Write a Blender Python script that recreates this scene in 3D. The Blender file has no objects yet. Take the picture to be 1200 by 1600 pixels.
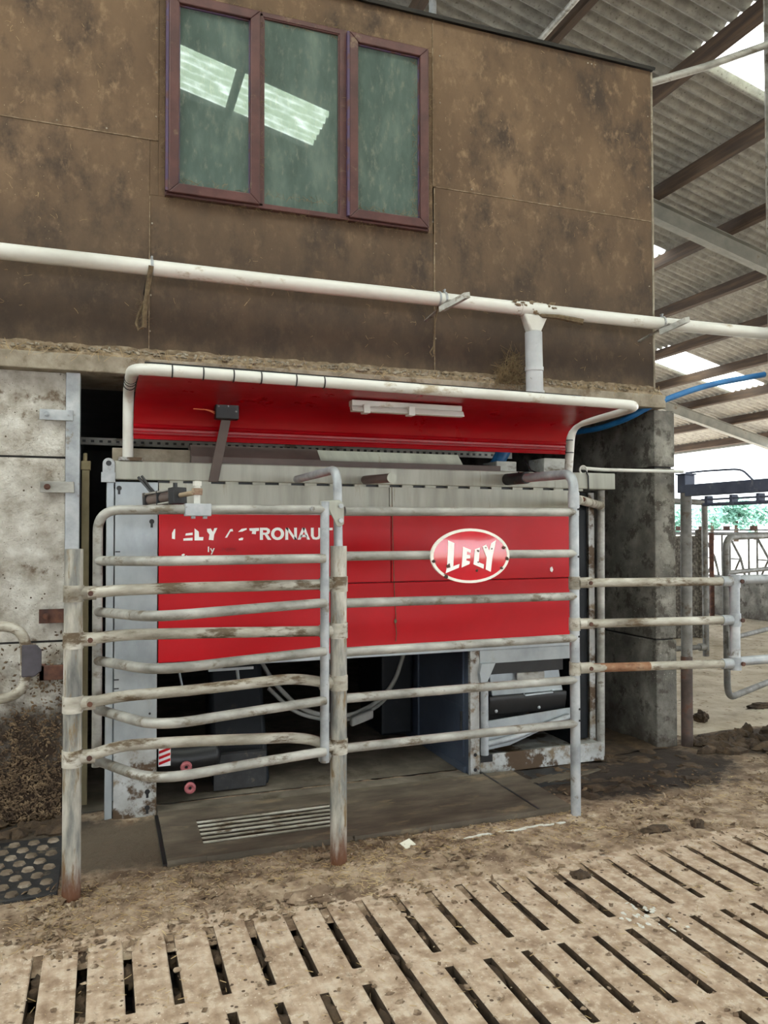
import bpy, math, random
from math import sin, cos, pi, radians
from mathutils import Vector, Matrix, noise
rnd = random.Random(7)
sc = bpy.context.scene

# ------------------------------------------------------------------ camera
YAW, PITCH, ROLL, FPX = radians(19.786), radians(1.359), radians(0.0806), 1216.9
cd = bpy.data.cameras.new('camera'); cam = bpy.data.objects.new('camera', cd)
sc.collection.objects.link(cam); sc.camera = cam
fw = Vector((sin(YAW)*cos(PITCH), cos(YAW)*cos(PITCH), sin(PITCH)))
rt = Vector((cos(YAW), -sin(YAW), 0)); dn = fw.cross(rt)
rt, dn = rt*cos(ROLL)+dn*sin(ROLL), dn*cos(ROLL)-rt*sin(ROLL)
mw = Matrix((rt, -dn, -fw)).transposed().to_4x4(); mw.translation = (0, 0, 1.5)
cam.matrix_world = mw
cd.sensor_fit = 'VERTICAL'; cd.sensor_height = 36; cd.sensor_width = 27
cd.lens = FPX/1600*36; cd.clip_end = 600

# ------------------------------------------------------------------ light
w = bpy.data.worlds.new('sky'); sc.world = w; w.use_nodes = True
bg = w.node_tree.nodes['Background']
bg.inputs[0].default_value = (0.87, 0.94, 1.0, 1); bg.inputs[1].default_value = 2.6
sl = bpy.data.lights.new('sun', 'SUN'); sl.energy = 8.0; sl.angle = radians(3); sl.color = (1, .97, .93)
so = bpy.data.objects.new('sun', sl); sc.collection.objects.link(so)
so.rotation_euler = Vector((-.55, .45, -.80)).to_track_quat('-Z', 'Y').to_euler()
vs = sc.view_settings
vs.view_transform = 'Standard'; vs.look = 'None'; vs.gamma = 1; vs.exposure = 1.12
vs.use_curve_mapping = False
sc.cycles.max_bounces = 10; sc.cycles.diffuse_bounces = 6; sc.cycles.glossy_bounces = 4
sc.cycles.sample_clamp_indirect = 8

# ------------------------------------------------------------------ helpers
def S(r, g, b):
    f = lambda c: (c/255/12.92) if c <= 10 else ((c/255+.055)/1.055)**2.4
    return (f(r), f(g), f(b), 1)

class B:
    """collects shapes in world metres; build() links them as ONE mesh object"""
    def __init__(s): s.v, s.f, s.g = [], [], []
    def add(s, vs, fs):
        n = len(s.v); s.g.append((n, len(s.f))); s.v += [tuple(v) for v in vs]; s.f += [tuple(i+n for i in f) for f in fs]; return s
    def box(s, x0, x1, y0, y1, z0, z1):
        vs = [(x, y, z) for z in (z0, z1) for y in (y0, y1) for x in (x0, x1)]
        return s.add(vs, [(0,2,3,1),(4,5,7,6),(0,1,5,4),(2,6,7,3),(0,4,6,2),(1,3,7,5)])
    def obox(s, c, ax, ay, az):
        c, ax, ay, az = map(Vector, (c, ax, ay, az))
        vs = [c+ax*i+ay*j+az*k for k in (-1,1) for j in (-1,1) for i in (-1,1)]
        return s.add(vs, [(0,2,3,1),(4,5,7,6),(0,1,5,4),(2,6,7,3),(0,4,6,2),(1,3,7,5)])
    def tube(s, pts, r, seg=12, caps=True, r2=None):
        P = [Vector(p) for p in pts]; n = len(P); N = None; rings = []
        for i, p in enumerate(P):
            t = (P[min(i+1,n-1)]-P[max(i-1,0)]).normalized()
            if N is None:
                N = t.orthogonal().normalized()
            else:
                N = (N-t*N.dot(t)).normalized()
            Bn = t.cross(N)
            rr = r if r2 is None else r+(r2-r)*i/(n-1)
            rings.append([p+(N*cos(2*pi*k/seg)+Bn*sin(2*pi*k/seg))*rr for k in range(seg)])
        vs = [v for R in rings for v in R]; fs = []
        for i in range(n-1):
            for k in range(seg):
                a, b = i*seg+k, i*seg+(k+1)%seg
                fs.append((a, b, b+seg, a+seg))
        if caps:
            fs.append(tuple(range(seg-1, -1, -1))); fs.append(tuple((n-1)*seg+k for k in range(seg)))
        return s.add(vs, fs)
    def pipe(s, a, b, r, ri, seg=16):
        """hollow sleeve from a to b"""
        a, b = Vector(a), Vector(b); t = (b-a).normalized(); N = t.orthogonal().normalized(); Bn = t.cross(N); vs = []
        for p, rr in ((a,ri),(a,r),(b,r),(b,ri)):
            vs += [p+(N*cos(2*pi*k/seg)+Bn*sin(2*pi*k/seg))*rr for k in range(seg)]
        fs = [(i*seg+k, i*seg+(k+1)%seg, ((i+1)%4)*seg+(k+1)%seg, ((i+1)%4)*seg+k) for i in range(4) for k in range(seg)]
        return s.add(vs, fs)
    def prism(s, poly, y0, y1):
        """polygon in (x,z) extruded along y"""
        n = len(poly)
        vs = [(x, y0, z) for x, z in poly]+[(x, y1, z) for x, z in poly]
        fs = [tuple(range(n)), tuple(range(2*n-1, n-1, -1))]+[(i, i+n, (i+1)%n+n, (i+1)%n) for i in range(n)]
        return s.add(vs, fs)
    def prismx(s, poly, x0, x1):
        """polygon in (y,z) extruded along x"""
        n = len(poly)
        vs = [(x0, y, z) for y, z in poly]+[(x1, y, z) for y, z in poly]
        fs = [tuple(range(n)), tuple(range(2*n-1, n-1, -1))]+[(i, i+n, (i+1)%n+n, (i+1)%n) for i in range(n)]
        return s.add(vs, fs)
    def sheetx(s, prof, x0, x1, nx=1):
        """open profile in (y,z) swept along x as a thin double wall"""
        m = len(prof)
        for off, flip in ((0, False), (.004, True)):
            vs, fs = [], []
            for i in range(nx+1):
                x = x0+(x1-x0)*i/nx
                vs += [(x, y, z+off) for y, z in prof]
            for i in range(nx):
                for j in range(m-1):
                    q = (i*m+j, i*m+j+1, (i+1)*m+j+1, (i+1)*m+j)
                    fs.append(q[::-1] if flip else q)
            s.add(vs, fs)
        return s
    def ellipsoid(s, c, rx, ry, rz, nu=12, nv=8, wob=0, seed=0):
        vs, fs = [], []
        for j in range(nv+1):
            th = pi*j/nv
            for i in range(nu):
                ph = 2*pi*i/nu; d = Vector((sin(th)*cos(ph), sin(th)*sin(ph), cos(th)))
                k = 1+wob*noise.noise(d*2.3+Vector((seed*3.1, seed*1.7, 0)))
                vs.append((c[0]+d.x*rx*k, c[1]+d.y*ry*k, c[2]+d.z*rz*k))
        for j in range(nv):
            for i in range(nu):
                a, b = j*nu+i, j*nu+(i+1)%nu
                fs.append((a, a+nu, b+nu, b))
        return s.add(vs, fs)
    def build(s, name, mat, parent=None, smooth=True, bevel=0, origin=None):
        o_par = ORG.get(parent.name, Vector()) if parent else Vector()
        org = Vector(origin) if origin is not None else (o_par if parent else Vector())
        me = bpy.data.meshes.new(name)
        me.from_pydata([(x-org.x, y-org.y, z-org.z) for x, y, z in s.v], [], s.f)
        me.validate(); me.materials.append(mat)
        if smooth:
            me.polygons.foreach_set('use_smooth', [True]*len(me.polygons)); me.set_sharp_from_angle(angle=.7)
        me.update()
        o = bpy.data.objects.new(name, me); sc.collection.objects.link(o)
        o.location = org-o_par
        if parent: o.parent = parent
        ORG[o.name] = org
        if bevel:
            m = o.modifiers.new('edge', 'BEVEL'); m.width = bevel; m.segments = 2; m.limit_method = 'ANGLE'
        return o
def build_each(b, name, m, parent, smooth=True, bevel=0, label=None):
    """every shape collected in b becomes a part of its own"""
    ends = b.g[1:]+[(len(b.v), len(b.f))]; out = []
    for (v0, f0), (v1, f1) in zip(b.g, ends):
        q = B(); q.add(b.v[v0:v1], [tuple(i-v0 for i in f) for f in b.f[f0:f1]])
        o = q.build(name, m, parent, smooth, bevel)
        if label: o['label'] = label
        out.append(o)
    return out
ORG = {}
def tag(o, label, cat, group=None, kind=None):
    o['label'] = label
    if cat: o['category'] = cat
    if group: o['group'] = group
    if kind: o['kind'] = kind
    return o
def thing(name, loc, label, cat, group=None, kind=None):
    o = bpy.data.objects.new(name, None); sc.collection.objects.link(o); o.location = loc; o.empty_display_size = .05
    ORG[o.name] = Vector(loc); return tag(o, label, cat, group, kind)
def lab(o, text): o['label'] = text; return o
def stuff(o): o['kind'] = 'stuff'; return o
def fillet(pts, rad, n=6):
    P = [Vector(p) for p in pts]; out = [P[0]]
    for i in range(1, len(P)-1):
        a, b, c = P[i-1], P[i], P[i+1]; u, v = (a-b), (c-b); r = min(rad, u.length*.49, v.length*.49)
        p0, p1 = b+u.normalized()*r, b+v.normalized()*r
        for k in range(n+1):
            t = k/n; out.append(p0*(1-t)**2+b*2*t*(1-t)+p1*t*t)
    out.append(P[-1]); return out
def lerp(a, b, t): return a+(b-a)*t

# ------------------------------------------------------------------ materials
def mat(name, stops, scale=4, rough=.7, metal=0, bump=.15, bscale=60, bdist=.004, stretch=(1,1,1), dirt=None,
        zdirt=None, speck=None, spec=.5, detail=9, world=False, rough2=None, blotch=None, coat=0):
    m = bpy.data.materials.new(name); m.use_nodes = True
    nt = m.node_tree; N, L = nt.nodes, nt.links; p = N['Principled BSDF']
    def nd(t, **k):
        n = N.new(t)
        for a, b in k.items(): setattr(n, a, b)
        return n
    geo = nd('ShaderNodeNewGeometry'); tc = nd('ShaderNodeTexCoord'); oi = nd('ShaderNodeObjectInfo')
    mp = nd('ShaderNodeMapping'); mp.inputs['Scale'].default_value = stretch
    L.new(geo.outputs['Position'] if world else tc.outputs['Object'], mp.inputs[0])
    add = nd('ShaderNodeVectorMath', operation='MULTIPLY_ADD')
    add.inputs[1].default_value = (1, 1, 1)
    L.new(mp.outputs[0], add.inputs[0])
    if not world:
        mul = nd('ShaderNodeMath', operation='MULTIPLY'); mul.inputs[1].default_value = 37.0
        L.new(oi.outputs['Random'], mul.inputs[0]); L.new(mul.outputs[0], add.inputs[2])
    vec = add.outputs[0]
    def nz(sc_, det=detail, ro=.6):
        n = nd('ShaderNodeTexNoise'); n.inputs['Scale'].default_value = sc_; n.inputs['Detail'].default_value = det
        n.inputs['Roughness'].default_value = ro; L.new(vec, n.inputs['Vector']); return n.outputs['Fac']
    def ramp(fac, st):
        r = nd('ShaderNodeValToRGB'); L.new(fac, r.inputs[0]); e = r.color_ramp.elements
        while len(e) < len(st): e.new(.5)
        for i, (q, c) in enumerate(st): e[i].position = q; e[i].color = c
        return r.outputs['Color']
    def mixc(fac, a, bcol):
        x = nd('ShaderNodeMix', data_type='RGBA'); L.new(fac, x.inputs[0]); L.new(a, x.inputs[6])
        if hasattr(bcol, 'is_linked'): L.new(bcol, x.inputs[7])
        else: x.inputs[7].default_value = bcol
        return x.outputs[2]
    def mask(fac, lo, hi):
        r = nd('ShaderNodeMapRange', interpolation_type='SMOOTHSTEP'); L.new(fac, r.inputs[0])
        r.inputs[1].default_value = lo; r.inputs[2].default_value = hi; return r.outputs[0]
    col = ramp(nz(scale), stops)
    for d in (blotch, dirt):
        if d: col = mixc(mask(nz(d[3], 10, .68), d[1], d[2]), col, d[0])
    if speck:   # small flecks: (colour, scale, threshold)
        for c, s_, th in speck:
            v = nd('ShaderNodeTexVoronoi'); v.inputs['Scale'].default_value = s_; L.new(vec, v.inputs['Vector'])
            k = nd('ShaderNodeMath', operation='LESS_THAN'); k.inputs[1].default_value = th; L.new(v.outputs['Distance'], k.inputs[0])
            g = nd('ShaderNodeMath', operation='MULTIPLY'); L.new(k.outputs[0], g.inputs[0]); L.new(mask(nz(s_*.21, 3), .48, .56), g.inputs[1])
            col = mixc(g.outputs[0], col, c)
    for zdirt in (zdirt if isinstance(zdirt, list) else [zdirt] if zdirt else []):   # (colour, z with full dirt, z with none, noise amplitude, noise scale)
        sp = nd('ShaderNodeSeparateXYZ'); L.new(geo.outputs['Position'], sp.inputs[0])
        a = nd('ShaderNodeMath', operation='MULTIPLY_ADD'); a.inputs[1].default_value = zdirt[3]
        L.new(nz(zdirt[4], 10, .7), a.inputs[0]); L.new(sp.outputs[2], a.inputs[2])
        col = mixc(mask(a.outputs[0], zdirt[2]+zdirt[3]*.5, zdirt[1]+zdirt[3]*.5), col, zdirt[0])
    L.new(col, p.inputs['Base Color'])
    p.inputs['Metallic'].default_value = metal; p.inputs['Specular IOR Level'].default_value = spec
    p.inputs['Coat Weight'].default_value = coat
    if rough2 is not None:
        r = nd('ShaderNodeMapRange'); L.new(nz(scale*2.2), r.inputs[0]); r.inputs[1].default_value = .3; r.inputs[2].default_value = .7
        r.inputs[3].default_value = rough; r.inputs[4].default_value = rough2; L.new(r.outputs[0], p.inputs['Roughness'])
    else: p.inputs['Roughness'].default_value = rough
    if bump:
        bn = nd('ShaderNodeBump'); bn.inputs['Strength'].default_value = bump; bn.inputs['Distance'].default_value = bdist
        L.new(nz(bscale, 6, .7), bn.inputs['Height']); L.new(bn.outputs[0], p.inputs['Normal'])
    m['_h'] = 1
    return m

RUST = S(112, 72, 48)
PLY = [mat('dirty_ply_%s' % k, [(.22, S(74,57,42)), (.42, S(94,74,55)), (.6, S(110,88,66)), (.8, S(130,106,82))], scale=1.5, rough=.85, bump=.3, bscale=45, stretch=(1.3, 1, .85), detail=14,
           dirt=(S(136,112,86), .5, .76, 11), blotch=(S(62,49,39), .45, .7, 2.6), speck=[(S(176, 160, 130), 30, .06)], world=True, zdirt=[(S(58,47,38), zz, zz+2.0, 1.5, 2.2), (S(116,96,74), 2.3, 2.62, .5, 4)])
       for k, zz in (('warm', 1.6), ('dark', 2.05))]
LEDGE = mat('ledge_concrete', [(.3, S(112,102,86)), (.55, S(150,140,124)), (.75, S(172,165,150))], scale=7, rough=.9, bump=.5, bscale=40, bdist=.01, dirt=(S(95,78,56), .5, .64, 4))
CONC = mat('whitened_concrete', [(.28, S(138,128,114)), (.44, S(176,170,160)), (.6, S(204,200,192)), (.76, S(224,222,216))], scale=9, rough=.9, bump=.9, bscale=26, bdist=.02,
           dirt=(S(112,96,80), .57, .68, 6), zdirt=(S(58,43,31), .3, .9, 1.3, 5), speck=[(S(84,72,60), 26, .13), (S(96,84,70), 60, .12)], world=True, detail=13)
PIER = mat('grey_concrete', [(.3, S(92,89,84)), (.5, S(122,119,112)), (.72, S(164,160,150))], scale=5, rough=.9, bump=.8, bscale=35, bdist=.015,
           zdirt=(S(58,46,36), -.35, .5, 1.1, 7), dirt=(S(84,79,72), .5, .62, 9), speck=[(S(188,182,170), 44, .12)], world=True)
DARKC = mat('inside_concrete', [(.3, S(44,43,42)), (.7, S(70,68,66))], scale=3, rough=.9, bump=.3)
STONEC = mat('pebbledash', [(.35, S(62,56,50)), (.5, S(86,80,73)), (.62, S(122,116,106))], scale=24, rough=.95, bump=.8, bscale=30, bdist=.02, detail=4)
GALV = mat('galvanised', [(.3, S(112,110,104)), (.5, S(158,156,150)), (.7, S(192,190,184))], scale=8, rough=.42, rough2=.62, metal=.25, bump=.15, bscale=90, stretch=(.5,1,1), dirt=(S(110,100,86), .54, .66, 13))
GALVC = mat('galvanised_clean', [(.3, S(134,138,142)), (.5, S(164,168,172)), (.7, S(190,192,194))], scale=8, rough=.4, rough2=.55, metal=.3, bump=.08, bscale=90, dirt=(S(122,116,106), .57, .7, 13))
CREAM = mat('galvanised_mucky', [(.3, S(116,109,97)), (.48, S(166,160,147)), (.64, S(198,194,184)), (.8, S(216,214,208))], scale=9, rough=.5, rough2=.7, metal=.12, bump=.3, bscale=80, stretch=(.45,1.3,1.3), dirt=(S(98,82,62), .5, .62, 12), blotch=(S(172,154,116), .6, .74, 3))
POSTM = mat('weathered_post', [(.3, S(84,84,84)), (.44, S(128,128,124)), (.56, S(172,168,158)), (.7, S(206,202,194))], scale=7, rough=.5, rough2=.75, metal=.12, bump=.35, bscale=70,
            stretch=(2.2,2.2,.45), dirt=(S(128,108,78), .52, .64, 10), zdirt=(S(104,66,44), .02, .2, .3, 26))
RUSTY = mat('rusty_steel', [(.3, S(58,40,36)), (.5, S(86,56,46)), (.7, S(116,78,60))], scale=14, rough=.8, bump=.4, metal=.1)
RUSTRAIL = mat('rusting_tube', [(.3, S(132,108,84)), (.48, S(160,142,118)), (.64, S(186,176,158))], scale=6, rough=.6, bump=.25, metal=.1, stretch=(.4,1,1), dirt=(S(112,70,46), .48, .6, 6))
GALVD = mat('galvanised_silhouette', [(.3, S(86,84,82)), (.5, S(118,116,112)), (.7, S(146,144,140))], scale=8, rough=.5, rough2=.7, metal=.2, bump=.2, bscale=80, dirt=(S(92,82,70), .54, .66, 12))  # mucky galvanised tone, darkened so pieces against the bright yard read as silhouettes
FOOT = mat('rust_brown_foot', [(.3, S(58,48,46)), (.5, S(80,66,60)), (.7, S(104,88,80))], scale=9, rough=.75, bump=.3, dirt=(S(96,64,50), .55, .66, 9))
BEAMB = mat('glare_tinted_beam', [(.3, S(70,76,94)), (.7, S(98,104,122))], scale=8, rough=.55, bump=.15, metal=.2, dirt=(S(120,122,130), .58, .7, 14))  # blue-grey puts the glare of the bright opening into the beam colour
RUSTY2 = mat('rust_bloom', [(.3, S(112,70,46)), (.48, S(140,100,72)), (.64, S(176,156,130))], scale=7, rough=.7, bump=.3, stretch=(.5,1,1), dirt=(S(96,58,38), .5, .62, 11))
DARKPLATE = mat('dark_plate', [(.3, S(56,52,58)), (.7, S(84,80,88))], scale=9, rough=.55, bump=.15, metal=.2)
STEEL = mat('stainless', [(.3, S(142,148,152)), (.5, S(162,168,172)), (.72, S(178,184,186))], scale=5, rough=.36, rough2=.5, metal=.55, bump=.05, bscale=120,
            stretch=(1,1,.6), dirt=(S(150,144,128), .6, .78, 4))
STEELD = mat('stainless_mucky', [(.3, S(150,148,142)), (.5, S(172,172,170)), (.7, S(194,196,196))], scale=6, rough=.45, rough2=.65, metal=.3, bump=.15, bscale=40, dirt=(S(84,66,48), .5, .58, 5), blotch=(S(128,112,90), .5, .64, 8))
STEELG = mat('grained_fascia', [(.3, S(146,146,136)), (.5, S(164,164,153)), (.7, S(178,178,168))], scale=3, rough=.4, rough2=.55, metal=.3, bump=.05, stretch=(4,1,.5),
             dirt=(S(134,128,104), .58, .74, 3))
RED = mat('red_paint', [(.3, S(176,2,18)), (.6, S(190,4,22)), (.8, S(196,10,28))], scale=2.2, rough=.3, rough2=.42, bump=.03, spec=.28, dirt=(S(170,20,30), .6, .8, 3))
REDC = mat('canopy_red', [(.3, S(148,2,14)), (.7, S(164,5,20))], scale=3, rough=.25, rough2=.4, bump=.03, spec=.4, dirt=(S(130,46,42), .68, .8, 4))
ENAMEL = mat('badge_enamel', [(.4, S(196,10,34)), (.7, S(208,24,44))], scale=8, rough=.12, bump=0, spec=.7, coat=.6)
WHITE = mat('white_print', [(.3, S(244,243,240)), (.7, S(252,252,251))], scale=8, rough=.5, bump=.05)
RIM = mat('chipped_white', [(.3, S(226,222,210)), (.7, S(244,242,234))], scale=8, rough=.4, bump=.1, dirt=(S(104,58,38), .62, .68, 26))
GHOST = mat('faded_print', [(.3, S(150,10,24)), (.7, S(164,14,28))], scale=30, rough=.6, bump=0)
PVC = mat('white_pipe', [(.3, S(192,190,182)), (.5, S(212,211,204)), (.7, S(224,223,218))], scale=4, rough=.4, bump=.06, dirt=(S(164,150,126), .58, .7, 8), stretch=(.5,1,1))
PVCD = mat('spotted_pipe', [(.3, S(166,170,174)), (.6, S(190,194,196))], scale=5, rough=.5, bump=.1, dirt=(S(70,62,52), .63, .68, 26))
DUST = mat('dust', [(.3, S(100,84,64)), (.5, S(130,112,90)), (.7, S(164,148,126))], scale=22, rough=1, bump=.8, bscale=60, bdist=.01)
BLACK = mat('black_plastic', [(.3, S(16,16,18)), (.7, S(28,28,30))], scale=12, rough=.4, bump=.1)
RUBBER = mat('black_rubber', [(.3, S(30,30,32)), (.7, S(52,52,54))], scale=14, rough=.65, bump=.3, dirt=(S(96,86,72), .56, .66, 9))
ROBOT = mat('robot_plastic', [(.3, S(12,15,19)), (.7, S(24,29,36))], scale=6, rough=.5, bump=.05, spec=.3, dirt=(S(44,41,36), .58, .7, 12))
PINK = mat('pink_rubber', [(.3, S(146,74,80)), (.7, S(178,104,108))], scale=18, rough=.5, bump=.1)
BLUEG = mat('blue_grey_panel', [(.3, S(62,70,86)), (.7, S(84,94,110))], scale=3, rough=.4, bump=.05, metal=.2, dirt=(S(80,78,74), .6, .75, 6))
HOSEB = mat('blue_hose', [(.3, S(28,92,150)), (.7, S(52,124,184))], scale=10, rough=.4, bump=.05)
HOSEW = mat('grey_hose', [(.3, S(150,148,142)), (.7, S(178,176,170))], scale=10, rough=.5, bump=.05)
BROWNT = mat('brown_tray', [(.3, S(84,72,68)), (.7, S(106,92,86))], scale=4, rough=.6, bump=.1)
TAN = mat('tan_tube', [(.3, S(134,120,88)), (.7, S(164,150,116))], scale=9, rough=.6, bump=.2)
UPVC = mat('brown_frame', [(.3, S(64,34,34)), (.5, S(78,44,42)), (.75, S(96,58,54))], scale=7, rough=.45, bump=.1, dirt=(S(112,90,72), .6, .72, 8))
UPVCP = mat('frame_edge', [(.3, S(66,48,78)), (.7, S(84,66,98))], scale=7, rough=.5, bump=.1, dirt=(S(84,52,52), .5, .6, 14))
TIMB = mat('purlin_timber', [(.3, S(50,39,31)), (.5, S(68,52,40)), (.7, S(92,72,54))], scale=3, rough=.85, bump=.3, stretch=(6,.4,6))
RAFT = mat('rafter_steel', [(.3, S(112,112,106)), (.7, S(140,138,130))], scale=4, rough=.6, bump=.15, metal=.1, dirt=(S(104,88,70), .58, .7, 4))
FIBRE = mat('fibre_cement', [(.3, S(136,134,130)), (.5, S(160,158,153)), (.7, S(178,176,170))], scale=7, rough=.95, bump=.1, bscale=60, dirt=(S(112,108,101), .56, .68, 34))
STRAW = mat('straw', [(.3, S(150,122,82)), (.6, S(190,166,122)), (.8, S(220,204,166))], scale=3, rough=.9, bump=0)
DUNG = mat('dung', [(.3, S(50,38,28)), (.5, S(74,58,42)), (.7, S(104,84,62))], scale=12, rough=.8, bump=.7, bscale=40, bdist=.02)
LEAF = mat('leaf', [(.3, S(92,140,122)), (.7, S(136,176,158))], scale=2, rough=.8, bump=0)
FELT = mat('roof_felt', [(.3, S(30,28,26)), (.7, S(48,44,40))], scale=6, rough=.9, bump=.3)
TWINE = mat('twine', [(.3, S(78,64,48)), (.7, S(120,104,80))], scale=40, rough=1, bump=.5)
COBW = mat('cobwebbed_straw', [(.3, S(96,82,60)), (.7, S(140,120,88))], scale=20, rough=1, bump=0)
ORANGE = mat('orange_wire', [(.3, S(196,96,52)), (.7, S(214,120,70))], scale=9, rough=.5, bump=0)
GRASS = mat('yard_ground', [(.3, S(176,174,166)), (.5, S(190,188,180)), (.7, S(198,197,192))], scale=.4, rough=1, bump=.2, bscale=3)
PAPER = mat('paper', [(.3, S(214,212,196)), (.7, S(232,230,216))], scale=9, rough=.8, bump=.2)

def floor_mat(name, wet=True, grooves=False, cols=None, bl=None, dm=(.5,.62,6)):
    m = mat(name, cols or [(.26, S(92,74,58)), (.42, S(132,111,91)), (.56, S(166,146,124)), (.74, S(198,182,162))], scale=11, rough=.92, bump=.6, bscale=34, bdist=.012,
            dirt=(S(106,86,68), *dm), blotch=bl, speck=[(S(88,70,56), 26, .17), (S(222,210,192), 50, .12)], world=True, detail=12)
    nt = m.node_tree; N, L = nt.nodes, nt.links; p = N['Principled BSDF']
    src = p.inputs['Base Color'].links[0].from_socket
    geo = [n for n in N if n.type == 'NEW_GEOMETRY'][0]
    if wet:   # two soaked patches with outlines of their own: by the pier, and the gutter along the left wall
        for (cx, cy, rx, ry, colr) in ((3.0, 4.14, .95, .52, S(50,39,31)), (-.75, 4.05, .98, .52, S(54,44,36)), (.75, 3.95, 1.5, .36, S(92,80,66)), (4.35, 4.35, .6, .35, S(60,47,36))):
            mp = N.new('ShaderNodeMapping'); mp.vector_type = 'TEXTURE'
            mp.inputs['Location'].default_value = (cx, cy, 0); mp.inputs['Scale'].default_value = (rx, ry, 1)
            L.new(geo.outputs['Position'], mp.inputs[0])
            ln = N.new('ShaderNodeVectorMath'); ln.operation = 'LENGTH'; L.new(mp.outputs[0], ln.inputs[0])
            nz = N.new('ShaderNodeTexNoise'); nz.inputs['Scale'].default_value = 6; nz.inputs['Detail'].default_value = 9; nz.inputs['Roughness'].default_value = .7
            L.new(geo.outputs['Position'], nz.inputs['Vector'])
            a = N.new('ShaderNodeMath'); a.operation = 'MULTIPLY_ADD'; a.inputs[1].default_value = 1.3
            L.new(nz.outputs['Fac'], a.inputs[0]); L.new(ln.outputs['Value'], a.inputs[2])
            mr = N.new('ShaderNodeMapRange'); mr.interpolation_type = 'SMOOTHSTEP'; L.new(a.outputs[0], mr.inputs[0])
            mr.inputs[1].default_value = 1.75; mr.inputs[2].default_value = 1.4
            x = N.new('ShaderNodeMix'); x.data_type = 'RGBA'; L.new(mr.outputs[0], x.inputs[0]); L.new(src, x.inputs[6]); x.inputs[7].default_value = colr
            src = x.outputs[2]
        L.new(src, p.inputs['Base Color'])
    if grooves:   # brushed anti-slip ridges running along the slots
        sp = N.new('ShaderNodeSeparateXYZ'); L.new(geo.outputs['Position'], sp.inputs[0])
        k = N.new('ShaderNodeMath'); k.operation = 'MULTIPLY'; k.inputs[1].default_value = 2*pi/.0297; L.new(sp.outputs[0], k.inputs[0])
        sn = N.new('ShaderNodeMath'); sn.operation = 'SINE'; L.new(k.outputs[0], sn.inputs[0])
        bn = N.new('ShaderNodeBump'); bn.inputs['Strength'].default_value = .35; bn.inputs['Distance'].default_value = .003
        L.new(sn.outputs[0], bn.inputs['Height'])
        old = p.inputs['Normal'].links[0].from_node; L.new(old.outputs[0], bn.inputs['Normal']); L.new(bn.outputs[0], p.inputs['Normal'])
    return m
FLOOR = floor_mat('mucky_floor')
SLAB = floor_mat('slatted_concrete', wet=False, grooves=True, cols=[(.28, S(126,103,84)), (.42, S(164,141,119)), (.56, S(188,167,146)), (.74, S(212,197,179))], bl=(S(200,184,165), .5, .66, 22), dm=(.56, .7, 17))
YARD = mat('yard_concrete', [(.3, S(160,145,124)), (.5, S(194,180,160)), (.7, S(214,204,188))], scale=3, rough=.95, bump=.6, bscale=14, bdist=.02, world=True,
           dirt=(S(146,124,98), .55, .68, 9), speck=[(S(110,90,72), 14, .2)])
PARLOUR = mat('parlour_floor', [(.3, S(84,76,66)), (.5, S(114,105,93)), (.7, S(142,133,120))], scale=5, rough=.7, bump=.3, world=True, dirt=(S(84,74,60), .54, .66, 4))
STUD = mat('mucky_stud', [(.3, S(78,66,54)), (.5, S(120,106,90)), (.7, S(160,148,132))], scale=8, rough=.9, bump=.4, world=True)
MATM = mat('rubber_mat', [(.3, S(72,64,54)), (.5, S(96,86,74)), (.7, S(118,108,94))], scale=6, rough=.8, bump=.4, bscale=50, dirt=(S(132,116,94), .55, .68, 5), world=True, stretch=(.6,1.5,1))

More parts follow.
